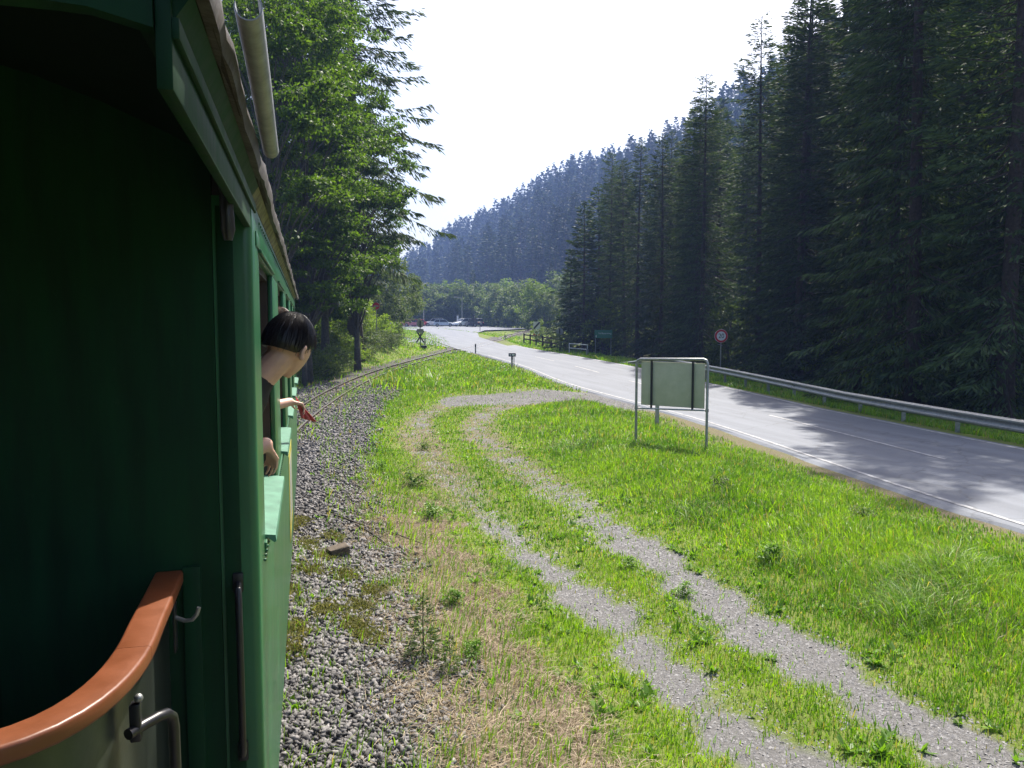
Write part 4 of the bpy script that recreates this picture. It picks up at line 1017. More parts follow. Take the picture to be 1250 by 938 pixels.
cpart(MB().prism([(XS-0.05, 3.081), (XS+0.001, 3.081), (-0.128, 3.112), (-0.135, 3.125), (XS-0.05, 3.14)], frame((0, 2.46, 0), (1, 0, 0), (0, 0, 1)), -(11.68-2.46)), 'soffit_board', woodp)
cpart(MB().prism([(XS-0.05, 3.081), (XS+0.001, 3.081), (-0.128, 3.112), (-0.135, 3.125), (XS-0.05, 3.14)], frame((0, 1.07, 0), (1, 0, 0), (0, 0, 1)), -(2.459-1.07)), 'soffit_board', green_shade)
cbox('valance_board', XS-0.022, XS-0.002, 1.06, 2.449, 2.990, 3.115, green_shade, None, 0.003)
cbox('valance_trim', XS-0.003, XS+0.007, 1.06, 2.60, 3.052, 3.079, green_shade, None, 0.003)
# arched beam across the platform end of the roof
nb_ = 16; xb = np.linspace(-2.33, -0.173, 60)
lowz = [3.082-0.02*math.exp(-((x+0.17)/0.05)**2) for x in xb]
cpart(MB().prism([(x, z) for x, z in zip(xb, lowz)]+[(x, 3.101) for x, z in list(zip(xb, lowz))[::-1]], frame((0, 1.085, 0), (1, 0, 0), (0, 0, 1)), 0.03), 'end_beam', green_shade)
cpart(MB().prism([(x, 3.1012) for x in xb]+[(x, zroof(x)-0.046) for x in xb[::-1]], frame((0, 1.078, 0), (1, 0, 0), (0, 0, 1)), 0.015), 'roof_end_fascia', navy)
# gutter pipe, strap bracket, grab rail
gp = [(-0.072-0.009*(y-1.2), y, 3.166+0.002*math.sin(y*9)) for y in np.linspace(1.23, 2.22, 12)]
gut = MB(); n = 10
Vg, Fg = [], []
for (x, y, z) in gp:
    for kk in range(n+1):
        a = math.pi*0.9+math.pi*1.35*kk/n; Vg.append((x+0.0205*math.cos(a), y, z+0.0205*math.sin(a)))
    for kk in range(n, -1, -1):
        a = math.pi*0.9+math.pi*1.35*kk/n; Vg.append((x+0.0185*math.cos(a), y, z+0.0185*math.sin(a)))
m2 = 2*(n+1)
for i in range(len(gp)-1):
    for kk in range(m2): Fg.append((i*m2+kk, i*m2+(kk+1) % m2, (i+1)*m2+(kk+1) % m2, (i+1)*m2+kk))
Fg.append(tuple(range(m2))); Fg.append(tuple((len(gp)-1)*m2+kk for kk in reversed(range(m2))))
cpart(gut.add(Vg, Fg), 'gutter_pipe', zinc, None, True)
cpart(MB().tube([(-0.182, 2.0, 3.10), (-0.180, 2.0, 3.06), (-0.178, 2.0, 2.98), (-0.176, 2.0, 2.93), (-0.176, 2.0, 2.905)], [0.012, 0.017, 0.016, 0.017, 0.010], 10), 'hanging_bracket', black, None, True)
gr_ = cpart(MB().tube([(-0.213, 2.445, 1.925), (-0.210, 2.40, 1.915), (-0.208, 2.385, 1.88), (-0.207, 2.383, 1.66), (-0.207, 2.385, 1.44), (-0.209, 2.40, 1.405), (-0.211, 2.445, 1.395)], 0.0105, 10), 'grab_rail', black, None, True)
cpart(MB().box(-0.228, -0.198, 2.434, 2.4505, 1.895, 1.955, bev=0.004), 'mounting_foot', black, gr_, True)
cpart(MB().box(-0.226, -0.196, 2.434, 2.4505, 1.365, 1.425, bev=0.004), 'mounting_foot', black, gr_, True)
cbox('jamb_strip', -0.368, -0.318, 2.432, 2.449, 0.95, 1.985, green_shade, None, 0.003)
# platform
cbox('platform_floor', -2.2, -0.30, 1.45, 2.449, 0.86, 0.92, black)
plan = [(-0.405, 2.440), (-0.400, 2.25), (-0.396, 2.05), (-0.392, 1.87), (-0.398, 1.78), (-0.412, 1.70), (-0.437, 1.625), (-0.475, 1.562), (-0.53, 1.515), (-0.60, 1.487), (-0.70, 1.472), (-0.9, 1.466), (-1.25, 1.465), (-1.8, 1.466), (-1.95, 1.49), (-2.05, 1.56), (-2.1, 1.7), (-2.11, 2.0), (-2.11, 2.44)]
plan = [tuple(p) for p in smooth_line(plan, 73)]
def frames_of(pl):
    o = []
    for i in range(len(pl)):
        a = Vector(pl[max(i-1, 0)]); b = Vector(pl[min(i+1, len(pl)-1)]); t = (b-a).normalized(); o.append((Vector((t.y, -t.x, 0)), Vector((0, 0, 1))))
    return o
fr2 = frames_of(plan)
hp = []
for cx_, cz_, a0 in ((0.031, 0.011, 0), (-0.031, 0.011, 90), (-0.031, -0.011, 180), (0.031, -0.011, 270)):
    for q in (0, 30, 60, 90):
        hp.append((cx_+0.008*math.cos(R(a0+q)), cz_+0.008*math.sin(R(a0+q))))
ji = 2
def rail_piece(i0, i1, e0, e1):
    pl = [Vector(plan[i]) for i in range(i0, i1+1)]
    pl[0] = pl[0].lerp(pl[1], e0); pl[-1] = pl[-1].lerp(pl[-2], e1)
    return cpart(MB().sweep(hp, [(p.x, p.y, 1.957) for p in pl], [fr2[i] for i in range(i0, i1+1)]), 'handrail', brown, None, True)
jn = min(range(30), key=lambda i: abs(plan[i][1]-1.87)); rail_piece(0, jn, 0, 0.006); rail_piece(jn, 72, 0.03, 0)
cpart(MB().sweep([(-0.006+0.012, -0.5), (0.012+0.006, -0.5), (0.012+0.006, 0.5), (0.006, 0.5)], [(p[0], p[1], 1.437) for p in plan], fr2), 'balustrade_panel', panelm, None, True)
def off_plan(i, d, z): 
    A = fr2[i][0]; return (plan[i][0]+A.x*d, plan[i][1]+A.y*d, z)
sgn_out = 1 if (fr2[2][0].x > 0) else -1
h0 = Vector((-0.375, 1.80, 1.82))
hd = cpart(MB().tube([(-0.385, 1.765, 1.826), (-0.362, 1.80, 1.826), (-0.338, 1.83, 1.826), (-0.322, 1.85, 1.822), (-0.313, 1.865, 1.806), (-0.311, 1.87, 1.78), (-0.310, 1.872, 1.5), (-0.312, 1.872, 1.10)], 0.0125, 10), 'step_handle', black, None, True)
cpart(MB().box(-0.385, -0.362, 1.775, 1.80, 1.80, 1.885, bev=0.004), 'clamp', black, hd, True)
cpart(MB().sphere((-0.366, 1.785, 1.895), 0.010, nu=8, nv=6), 'clamp_bolt', galv, hd, True)
lt = cpart(MB().box(-0.377, -0.370, 2.30, 2.335, 1.78, 1.92, bev=0.002), 'latch_plate', black, None, True)
cpart(MB().tube([(-0.37, 2.31, 1.88), (-0.345, 2.30, 1.872), (-0.325, 2.295, 1.875), (-0.312, 2.293, 1.89), (-0.306, 2.292, 1.91)], 0.006, 8), 'latch_hook', galv, lt, True)
# running gear
cbox('solebar', -0.42, -0.34, 1.5, 12.4, 0.62, 0.86, black); cbox('solebar', -2.16, -2.08, 1.5, 12.4, 0.62, 0.86, black)
for yc in (3.9, 5.1, 9.3, 10.5):
    for xc in (-0.87, -1.63):
        w_ = cpart(MB().tube([(xc-0.05, yc, 0.52), (xc+0.05, yc, 0.52)], 0.30, 20).tube([(xc-0.09*(1 if xc < -1.25 else -1)*-1, yc, 0.52), (xc, yc, 0.52)], 0.325, 20), 'wheel', rust, None, True)
# the following coach, on whose platform the photograph was taken
co2 = thing('passenger_coach', (-1.25, -5.0, 0.22), 'green coach the picture is taken from, behind the viewer', 'railway coach')
def c2(name, x0, x1, y0, y1, z0, z1, mat):
    o = MB().box(x0+1.25, x1+1.25, y0+5, y1+5, z0-0.22, z1-0.22).build(name, mat, co2)
c2('side_wall', -0.21, -0.15, -9.0, -0.62, ZB, ZE, green); c2('side_wall', -2.35, -2.29, -9.0, -0.62, ZB, ZE, green)
c2('end_wall', -2.289, -0.211, -0.68, -0.62, ZB, 3.3, green_shade); c2('floor', -2.2, -0.3, -9.0, 0.30, 0.86, 0.94, black)
mbx = MB().prism([(x+1.25, z-0.22) for x, z in prof], frame((0, 5-9.5, 0), (1, 0, 0), (0, 0, 1)), -(9.5+0.40)); mbx.build('roof', felt, co2, True)
c2('balustrade', -2.1, -0.42, 0.27, 0.29, 0.94, 1.95, panelm)

# ================================================================ passengers
def capsule(mb, a, b, ra, rb, n=12):
    a = Vector(a); b = Vector(b); d = b-a
    if d.length < 1e-6: return
    t = d.normalized(); pts = []; rad = []
    for k in (1.0, 0.86, 0.5, 0.0): pts.append(a-t*ra*k); rad.append(max(ra*math.sqrt(max(0, 1-k*k)), 0.0004))
    for k in (0.0, 0.5, 0.86, 1.0): pts.append(b+t*rb*k); rad.append(max(rb*math.sqrt(max(0, 1-k*k)), 0.0004))
    mb.tube(pts, rad, n)
def blob(name, mb, mat, parent, voxel, it=4):
    me = bpy.data.meshes.new(name); me.from_pydata(mb.V, [], mb.F); me.validate()
    bm = bmesh.new(); bm.from_mesh(me); bmesh.ops.recalc_face_normals(bm, faces=bm.faces); bm.to_mesh(me); bm.free()
    t = bpy.data.objects.new(name, me); col.objects.link(t)
    r_ = t.modifiers.new('r', 'REMESH'); r_.mode = 'VOXEL'; r_.voxel_size = voxel; r_.use_smooth_shade = True
    s_ = t.modifiers.new('s', 'SMOOTH'); s_.factor = 0.5; s_.iterations = it
    m2_ = bpy.data.meshes.new_from_object(t.evaluated_get(bpy.context.evaluated_depsgraph_get()))
    bpy.data.objects.remove(t); m2_.name = name; m2_.materials.clear(); m2_.materials.append(mat)
    o = obj_from(m2_, name, parent); return o
def head_shape(mb, M):
    V = []; F = []; nu, nv = 28, 20
    for j in range(nv+1):
        th = math.pi*j/nv
        for i in range(nu):
            ph = 2*math.pi*i/nu
            x, y, z = math.sin(th)*math.cos(ph), math.sin(th)*math.sin(ph), math.cos(th)
            X, Y, Z = 0.074*x, 0.094*y, 0.112*z
            if z < -0.05:
                k = -(z+0.05); X *= 1-0.42*k; Y = Y*(1-0.25*k)+0.022*k
                if y < 0: Y += 0.03*k
            if y > 0:
                e = math.exp(-((x/0.16)**2+((z+0.06)/0.20)**2)); Y += 0.022*e*(1.0 if z < 0.1 else 0.4)
                e2 = math.exp(-(((abs(x)-0.42)/0.17)**2+((z-0.10)/0.11)**2)); Y -= 0.010*e2
                e3 = math.exp(-((x/0.3)**2+((z+0.50)/0.07)**2)); Y += 0.006*e3
            V.append(M @ Vector((X, Y, Z)))
    for j in range(nv):
        for i in range(nu): F.append((j*nu+i, (j+1)*nu+i, (j+1)*nu+(i+1) % nu, j*nu+(i+1) % nu))
    mb.add(V, F)
    for sx in (-1, 1):
        for k, (dy, dz) in enumerate(((0, 0.018), (-0.006, 0.0), (0.0, -0.02))):
            c = M @ Vector((sx*0.083, -0.006+dy, dz-0.012)); mb.sphere(c, 0.012, 0.013, 0.014, 8, 6)
def hair_shape(M, low_back, low_front, grow, seed):
    mb = MB(); V = []; F = []; nu, nv = 72, 26; rj_ = random.Random(seed)
    ridge = [rj_.uniform(-1, 1) for _ in range(nu)]
    for j in range(nv+1):
        for i in range(nu):
            ph = 2*math.pi*i/nu; back = 0.5-0.5*math.sin(ph)     # 1 at the back of the head
            end = math.acos(low_front+(low_back-low_front)*min(1, back*1.5)); th = end*j/nv
            x, y, z = math.sin(th)*math.cos(ph), math.sin(th)*math.sin(ph), math.cos(th)
            g = grow*(1+0.0015*ridge[i]*min(1, j/6)+0.004*math.sin(ph*3+th*4))
            g *= (1.0, 0.985, 0.96, 0.93)[max(0, j-nv+3)]
            V.append(M @ Vector((0.079*x*g, 0.100*y*g-0.004, 0.116*z*g+0.004)))
    for j in range(nv):
        for i in range(nu): F.append((j*nu+i, (j+1)*nu+i, (j+1)*nu+(i+1) % nu, j*nu+(i+1) % nu))
    n0 = len(V)
    for i in range(nu):
        v = V[nv*nu+i]; c = M @ Vector((0, 0, 0.0)); V.append(v.lerp(c, 0.22))
    for i in range(nu): F.append((nv*nu+i, n0+i, n0+(i+1) % nu, nv*nu+(i+1) % nu))
    mb.add(V, F)
    # loose strands
    for _ in range(1100):
        ph = rj_.uniform(0, 6.28); back = 0.5-0.5*math.sin(ph); end = math.acos(low_front+(low_back-low_front)*min(1, back*1.5))
        t0 = end*rj_.uniform(0.05, 0.6); t1 = min(end*1.04, t0+rj_.uniform(0.5, 0.9)); pts = []
        for q in np.linspace(t0, t1, 5):
            g = grow*(1.01+0.02*rj_.random()); pts.append(M @ Vector((0.079*math.sin(q)*math.cos(ph)*g, 0.100*math.sin(q)*math.sin(ph)*g-0.004, 0.116*math.cos(q)*g+0.004)))
        mb.tube(pts, 0.0007, 3, False)
    return mb
def hand(mb, wrist, fwd, nrm, curl=0.6, spread=0.12, side=1, s=1.0):
    """palm and five fingers; fwd along the hand, nrm out of the palm, thumb towards side"""
    f = Vector(fwd).normalized(); n_ = Vector(nrm); n_ = (n_-f*n_.dot(f)).normalized(); l_ = f.cross(n_)*side
    w_ = Vector(wrist)
    for k in range(4):
        o = (k-1.5)*0.019*s
        kn = w_+f*(0.088-0.004*abs(k-1.2))*s+l_*(-o)
        capsule(mb, w_+l_*(-o*0.6), kn, 0.013*s, 0.011*s, 8)
        L = (0.040, 0.045, 0.042, 0.033)[k]*s; d = (f+l_*(-(k-1.5))*spread).normalized(); p = kn; ang = curl*(0.8+0.15*k)
        for q in range(3):
            d2 = (d*math.cos(ang)+n_*math.sin(ang)).normalized()
            e = p+d2*L*(1.0, 0.68, 0.52)[q]; capsule(mb, p, e, (0.0088, 0.0080, 0.0072)[q]*s, (0.0080, 0.0072, 0.0060)[q]*s, 8)
            n_2 = (n_*math.cos(ang)-d*math.sin(ang)).normalized(); d, p = d2, e
            ang = curl*0.8
            n_loc = n_2; n_ = n_loc if q < 2 else n_
        n_ = Vector(nrm); n_ = (n_-f*n_.dot(f)).normalized()
    b = w_+f*0.022*s+l_*0.026*s; m_ = b+(f*0.7+l_*0.55+n_*0.3).normalized()*0.044*s; e = m_+(f*0.9+l_*0.15+n_*0.45).normalized()*0.030*s
    capsule(mb, w_+f*0.01*s, b, 0.013*s, 0.012*s, 8); capsule(mb, b, m_, 0.0115*s, 0.0095*s, 8); capsule(mb, m_, e, 0.0095*s, 0.0075*s, 8)
def headM(c, face, up):
    f = Vector(face).normalized(); u = Vector(up); u = (u-f*u.dot(f)).normalized(); r_ = f.cross(u)
    return Matrix(((r_.x, f.x, u.x, c[0]), (r_.y, f.y, u.y, c[1]), (r_.z, f.z, u.z, c[2]), (0, 0, 0, 1)))
def person(label, hc, face, up, joints, arms, hair_mat, shirt_mat, hair_args, arm_sleeve, origin, cloth_low):
    root = thing('person', origin, label, 'person')
    inv = Matrix.Translation(-Vector(origin))
    M = headM(hc, face, up)
    mb = MB(); head_shape(mb, M)
    capsule(mb, M @ Vector((0, -0.028, -0.05)), joints['neck'], 0.052, 0.056)
    capsule(mb, joints['neck'], joints['chest'], 0.060, 0.135); capsule(mb, joints['chest'], joints['pelvis'], 0.135, 0.13)
    for a in arms:
        sh, el, wr = a['sh'], a['el'], a['wr']
        capsule(mb, joints['neck'], sh, 0.065, 0.062); capsule(mb, sh, el, 0.050, 0.040); capsule(mb, el, wr, 0.040, 0.027)
        hand(mb, wr, a['fwd'], a['nrm'], a.get('curl', .5), side=a.get('side', 1), s=0.9)
    for sx in (-1, 1):
        hip = Vector(joints['pelvis'])+Vector((0, 0.09*sx, -0.04)); kn = hip+Vector((0.02, 0, -0.42)); ft = Vector((hip.x, hip.y, 1.03))
        if kn.z < 1.2: kn.z = (hip.z+ft.z)/2
        capsule(mb, hip, kn, 0.085, 0.06); capsule(mb, kn, ft, 0.06, 0.042); capsule(mb, ft+Vector((-0.03, 0, -0.04)), ft+Vector((0.14, 0, -0.05)), 0.036, 0.03)
    mb.V = [tuple(inv @ Vector(v)) for v in mb.V]
    blob('body', mb, skin_m, root, 0.0066, 2)
    hb = hair_shape(M, *hair_args); hb.V = [tuple(inv @ Vector(v)) for v in hb.V]; hb.build('hair', hair_mat, root, True)
    for sx in (-1, 1):
        e = inv @ (M @ Vector((sx*0.030, 0.0655, 0.011))); MB().sphere(e, 0.0125, nu=10, nv=8).build('eye', white, root, True)
    sb = MB(); nk = Vector(joints['neck']); hb0 = M @ Vector((0, -0.028, -0.05)); capsule(sb, nk+(hb0-nk)*0.30, nk, 0.060, 0.075)
    capsule(sb, nk+(Vector(joints['chest'])-nk)*0.12, joints['chest'], 0.092, 0.150); capsule(sb, joints['chest'], joints['pelvis'], 0.150, 0.146)
    for a in arms:
        sh, el = Vector(a['sh']), Vector(a['el']); capsule(sb, nk+(sh-nk)*0.05+Vector((0, 0, -0.012)), sh, 0.076, 0.073); capsule(sb, sh, sh.lerp(el, arm_sleeve), 0.064, 0.060)
    sb.V = [tuple(inv @ Vector(v)) for v in sb.V]; blob('shirt', sb, shirt_mat, root, 0.008, 4)
    tb = MB(); pv = Vector(joints['pelvis'])
    capsule(tb, pv+Vector((0, -0.05, -0.06)), pv+Vector((0, 0.05, -0.06)), 0.135, 0.135)
    for sx in (-1, 1):
        hip = pv+Vector((0, 0.09*sx, -0.04)); ft = Vector((hip.x, hip.y, 1.06)); capsule(tb, hip, hip.lerp(ft, .5), 0.096, 0.075); capsule(tb, hip.lerp(ft, .5), ft, 0.075, 0.06)
    tb.V = [tuple(inv @ Vector(v)) for v in tb.V]; blob('trousers', tb, cloth_low, root, 0.010, 3)
    return root
jeans = pmat('jeans', (0.03, 0.04, 0.07), 0.9, var=0.3)
person('dark haired passenger in a dark shirt leaning out of the nearest window', (-0.064, 3.06, 2.620), (0.64, 0.72, -0.30), (0.26, 0.10, 1.0),
       dict(neck=(-0.205, 3.030, 2.465), chest=(-0.41, 3.06, 2.22), pelvis=(-0.62, 3.12, 1.78)),
       [dict(sh=(-0.335, 2.90, 2.36), el=(-0.30, 2.87, 2.20), wr=(-0.150, 2.945, 2.27), fwd=(0.30, 0.75, -0.75), nrm=(-0.6, -0.2, -0.7), curl=0.45, side=1),
        dict(sh=(-0.38, 3.26, 2.36), el=(-0.42, 3.44, 2.20), wr=(-0.27, 3.55, 2.205), fwd=(0.2, 0.9, -0.05), nrm=(0, 0, -1), curl=0.3, side=-1)],
       hair_m, shirt_m, (-0.22, 0.32, 1.11, 3), 0.5, (-0.62, 3.12, 0.95), jeans)
person('brown haired passenger behind, reaching a red cloth out of the second window', (-0.160, 4.98, 2.680), (0.5, 0.85, -0.1), (0.1, 0.0, 1.0),
       dict(neck=(-0.30, 4.93, 2.45), chest=(-0.50, 5.0, 2.22), pelvis=(-0.62, 5.02, 1.78)),
       [dict(sh=(-0.40, 4.82, 2.36), el=(-0.30, 4.86, 2.20), wr=(-0.105, 5.05, 2.225), fwd=(0.75, 0.45, -0.25), nrm=(0.0, -0.2, -1), curl=0.75, side=1),
        dict(sh=(-0.42, 5.18, 2.36), el=(-0.46, 5.38, 2.20), wr=(-0.30, 5.48, 2.205), fwd=(0.2, 0.9, -0.05), nrm=(0, 0, -1), curl=0.3, side=-1)],
       hair2_m, pink_m, (-0.35, 0.25, 1.12, 8), 0.4, (-0.62, 5.02, 0.95), jeans)
# the red cloth in the second passenger's hand: a folded, pleated triangle
V, F = [], []; nU, nW = 9, 10
a_, b_, c_ = Vector((-0.072, 5.07, 2.255)), Vector((-0.040, 5.09, 2.115)), Vector((0.050, 5.13, 2.085))
for i in range(nU+1):
    u = i/nU
    for j in range(nW+1):
        v = j/nW; p = a_.lerp(b_.lerp(c_, v), u)+Vector((0.3, -1, 0.2)).normalized()*(0.013*u*math.sin(v*14)+0.004*math.sin(u*9))
        V.append(p)
for i in range(nU):
    for j in range(nW): F.append((i*(nW+1)+j, i*(nW+1)+j+1, (i+1)*(nW+1)+j+1, (i+1)*(nW+1)+j))
cl = MB().add(V, F).build('cloth', cloth_m, None, True); md = cl.modifiers.new('s', 'SOLIDIFY'); md.thickness = 0.002
tag(cl, 'small red cloth held out of the second coach window', 'cloth')

# ================================================================ road furniture
def at(px, D): p = PD(px, D); return G((p.x, p.y))
FACE = lambda o: frame(o, RIGHT, (0, 0, 1))
# board seen from behind
pL, pR = G(P(776, 548)), G(P(862, 557)); dx = (pR-pL); dx.z = 0; Wd = dx.length; ux = dx.normalized(); un = Vector((ux.y, -ux.x, 0))
bz = min(pL.z, pR.z); mid_ = (pL+pR)/2
sb_ = thing('sign_board', (mid_.x, mid_.y, bz), 'weathered grey green board in a tube frame seen from behind on the verge', 'sign board', None, math.atan2(ux.y, ux.x))
Ht = 1.97-bz+0.01
w2 = Wd/2
cor = [(-w2, 0, -0.3), (-w2, 0, Ht-0.09), (-w2+0.025, 0, Ht-0.03), (-w2+0.09, 0, Ht), (w2-0.09, 0, Ht+0.03), (w2-0.025, 0, Ht), (w2, 0, Ht-0.06), (w2, 0, -0.3)]
MB().tube(cor, 0.028, 12).build('tube_frame', galv, sb_, True)
MB().tube([(-w2, 0, Ht-1.08), (w2, 0, Ht-1.03)], 0.017, 8).build('cross_bar', galv, sb_, True)
for sx in (-w2, w2): MB().tube([(sx, 0, Ht-1.10+(0.04 if sx > 0 else 0)), (sx, 0, Ht-1.03+(0.04 if sx > 0 else 0))], 0.036, 12).build('clamp', galv, sb_, True)
for a, b in ((-w2+0.10, -w2+0.355), (-w2+0.359, w2-0.33), (w2-0.326, w2-0.075)):
    MB().box(a, b, 0.030, 0.048, Ht-1.0, Ht-0.055, bev=0.003).build('board_panel', boardm, sb_, True)
for sx in (-w2+0.357, w2-0.328): MB().box(sx-0.017, sx+0.017, -0.012, 0.029, Ht-1.05, Ht-0.005).build('batten', black, sb_)
# delineator posts
def post_white(name, px, py, h, label, group=None, plate=False, dark=True):
    p = G(P(px, py)); o = thing(name, p, label, 'marker post', group, -YAW)
    MB().prism([(-0.05, -0.03), (0.05, -0.03), (0.05, 0.02), (0, 0.05), (-0.05, 0.02)], Matrix.Translation((0, 0, -0.1)), h+0.1).build('post', white if not dark else signback, o)
    MB().prism([(-0.053, -0.033), (0.053, -0.033), (0.053, 0.023), (0, 0.053), (-0.053, 0.023)], Matrix.Translation((0, 0, h-0.27)), 0.20).build('black_band', black, o)
    if plate:
        MB().tube([(0.11, -0.02, -0.1), (0.11, -0.02, h)], 0.022, 8).build('steel_post', signback, o)
        pl_ = MB().box(-0.19, 0.21, -0.07, -0.055, h-0.10, h+0.09, bev=0.004).build('number_plate', bluep, o)
        MB().box(-0.13, -0.06, -0.074, -0.071, h-0.04, h+0.03).build('plate_mark', white, pl_); MB().box(0.0, 0.14, -0.074, -0.071, h-0.045, h+0.035).build('plate_mark', white, pl_)
    return o
post_white('marker_post', 580.5, 432, 0.75, 'slim white marker post with black band at the level crossing')
post_white('marker_post', 625, 450.5, 0.78, 'twin post with small dark number plate on the road verge', plate=True)
post_white('marker_post', 802, 520, 0.85, 'grey marker post standing behind the large board', dark=True)
post_white('marker_post', 616.5, 415, 0.6, 'short dark post where the rails leave the road again')
post_white('marker_post', 586.0, 404.5, 0.9, 'pale marker post in front of the dark parked car')
# guardrail
gr0 = thing('guardrail', (17.3, 24, hz(17.3, 24)), 'galvanised W beam guardrail along the forest side of the road', 'guardrail')
GI = Matrix.Translation(-Vector(gr0.location))
gpath = smooth_line([(14.6, 4), (15.15, 9), (15.62, 13.9), (16.9, 22), (17.75, 27), (18.65, 33), (19.15, 38.5), (19.05, 42.5), (18.85, 46.2)], 120)
gl = np.concatenate([[0], np.cumsum(np.hypot(*np.diff(gpath, axis=0).T))])
def gpt(s_):
    x = float(np.interp(s_, gl, gpath[:, 0])); y = float(np.interp(s_, gl, gpath[:, 1])); x2 = float(np.interp(s_+.2, gl, gpath[:, 0])); y2 = float(np.interp(s_+.2, gl, gpath[:, 1]))
    if s_ > gl[-1]-0.3: x2, y2 = x, y; x_, y_ = float(np.interp(s_-.2, gl, gpath[:, 0])), float(np.interp(s_-.2, gl, gpath[:, 1])); t = Vector((x2-x_, y2-y_, 0)).normalized()
    else: t = Vector((x2-x, y2-y, 0)).normalized()
    top = 0.58+zr(x, y)-0.60*float(sstep(gl[-1]-7, gl[-1], s_))
    return Vector((x, y, top)), Vector((-t.y, t.x, 0))
wp = [(0.0, 0.0), (0.028, -0.02), (0.065, -0.045), (0.065, -0.085), (0.01, -0.125), (0.0, -0.155), (0.01, -0.185), (0.065, -0.225), (0.065, -0.265), (0.028, -0.29), (0.0, -0.31)]
wprof = wp+[(a-0.006, b) for a, b in wp[::-1]]
s_ = 0.0; gi = 0
while s_ < gl[-1]-0.1:
    e_ = min(s_+4.6, gl[-1]); ss = np.linspace(s_, e_+(0.15 if e_ < gl[-1] else 0), 8); pts_ = []; frs = []
    for q in ss:
        p, n_ = gpt(min(q, gl[-1])); pts_.append(GI @ (p+n_*(0.004*(gi % 2)))); frs.append((n_, Vector((0, 0, 1))))
    MB().sweep(wprof, pts_, frs).build('beam', galv, gr0, True); s_ = e_; gi += 1
po0 = None
for q in np.arange(0.7, gl[-1]-3.5, 2.3):
    p, n_ = gpt(q)
    if po0 is None: po = MB().box(-0.05, 0.05, -0.028, 0.028, -1.4, -0.03).build('post', galv, gr0); po0 = po
    else: po = po0.copy(); col.objects.link(po)
    po.location = GI @ (p-n_*0.06); po.rotation_euler = (0, 0, math.atan2(n_.y, n_.x))
# speed sign
def disc(name, c, r_, mat, parent, t=0.012, off=0.0, n=32): return MB().prism(circ(r_, n), FACE(c) @ Matrix.Translation((0, 0, off)), t).build(name, mat, parent)
o3 = at(879, 40.5); sp = thing('speed_sign', o3, 'round red rimmed 20 speed limit sign behind the guardrail', 'road sign')
zc_ = 2.70-12.3/950*40.5-o3.z
MB().tube([(0, 0, -0.3), (0, 0, zc_+0.30)], 0.032, 10).build('post', galv, sp, True)
dc = disc('disc', (0, 0, zc_), 0.335, redp, sp, 0.014, 0.034)
disc('white_rim', (0, 0, zc_), 0.347, white, dc, 0.010, 0.030); disc('white_field', (0, 0, zc_), 0.235, white, dc, 0.003, 0.0485)
text_mesh('20', 0.34, FACE((0, 0, zc_)) @ Matrix.Translation((0, -0.005, 0.0535)) @ Matrix.Scale(0.92, 4, (1, 0, 0)), 'numeral', black, dc)
MB().box(-0.17, -0.03, -0.02, 0.02, zc_-0.46, zc_-0.43).box(0.03, 0.09, -0.02, 0.02, zc_-0.50, zc_-0.47).build('bracket', galv, sp)
# green direction sign
o3 = at(736, 61); gs = thing('direction_sign', o3, 'green direction sign with white lettering on two posts at the forest edge', 'road sign')
zt = 2.70-5/950*61-o3.z; zb = 2.70-14.8/950*61-o3.z
M_ = FACE((0, 0, 0))
MB().box(-0.70, 0.70, zb, zt, 0.03, 0.05, M=M_).build('panel', sgreen, gs)
for sx in (-0.62, 0.60): MB().tube([M_ @ Vector((sx, -0.3, 0)), M_ @ Vector((sx, zt+0.03, 0))], 0.03, 8).build('post', signback, gs, True)
text_mesh('Tal Bauernweg', 0.17, M_ @ Matrix.Translation((0.10, (zb+zt)/2+0.05, 0.053)), 'lettering', white, gs)
MB().box(-0.60, -0.54, zb+0.06, zb+0.22, 0.051, 0.054, M=M_).build('pictogram', white, gs)
# white plate with black diagonal, and red and white crossing cross below
o3 = at(655, 79.5); es = thing('crossing_sign', o3, 'white plate with black diagonal stripe above a red and white crossing cross', 'road sign')
D_ = 79.5; zt = 2.70+5.2/950*D_-o3.z; zb = 2.70-9.2/950*D_-o3.z
MB().tube([(0, 0, -0.3), (0, 0, zt-0.05)], 0.035, 8).build('post', galv, es, True)
pp = MB().box(-0.36, 0.36, zb+0.42, zt, 0.04, 0.055, M=M_).build('plate', white, es)
cm = (zb+0.42+zt)/2; hh_ = (zt-zb-0.42)/2
MB().prism([(-0.33, cm-hh_+0.16), (-0.33, cm-hh_+0.02), (-0.22, cm-hh_+0.02), (0.33, cm+hh_-0.16), (0.33, cm+hh_-0.02), (0.22, cm+hh_-0.02)], M_ @ Matrix.Translation((0, 0, 0.0555)), 0.003).build('black_diagonal', black, pp)
p2_ = MB().box(-0.28, 0.28, zb, zb+0.41, 0.04, 0.055, M=M_).build('small_plate', white, es)
MB().box(-0.12, 0.12, zb+0.08, zb+0.15, 0.0555, 0.0585, M=M_).build('plate_mark', black, p2_)
for a in (-1, 1):
    Mx = M_ @ Matrix.Translation((0, zb-0.42, 0.05 if a > 0 else 0.072)) @ Matrix.Rotation(R(52*a), 4, 'Z')
    arm = MB().box(-0.52, 0.52, -0.07, 0.07, 0, 0.018, M=Mx).build('cross_arm', white, es)
    for x_ in (-0.40, 0.40): MB().box(x_-0.12, x_+0.12, -0.072, 0.072, -0.001, 0.0205, M=Mx).build('red_end', redp, arm)
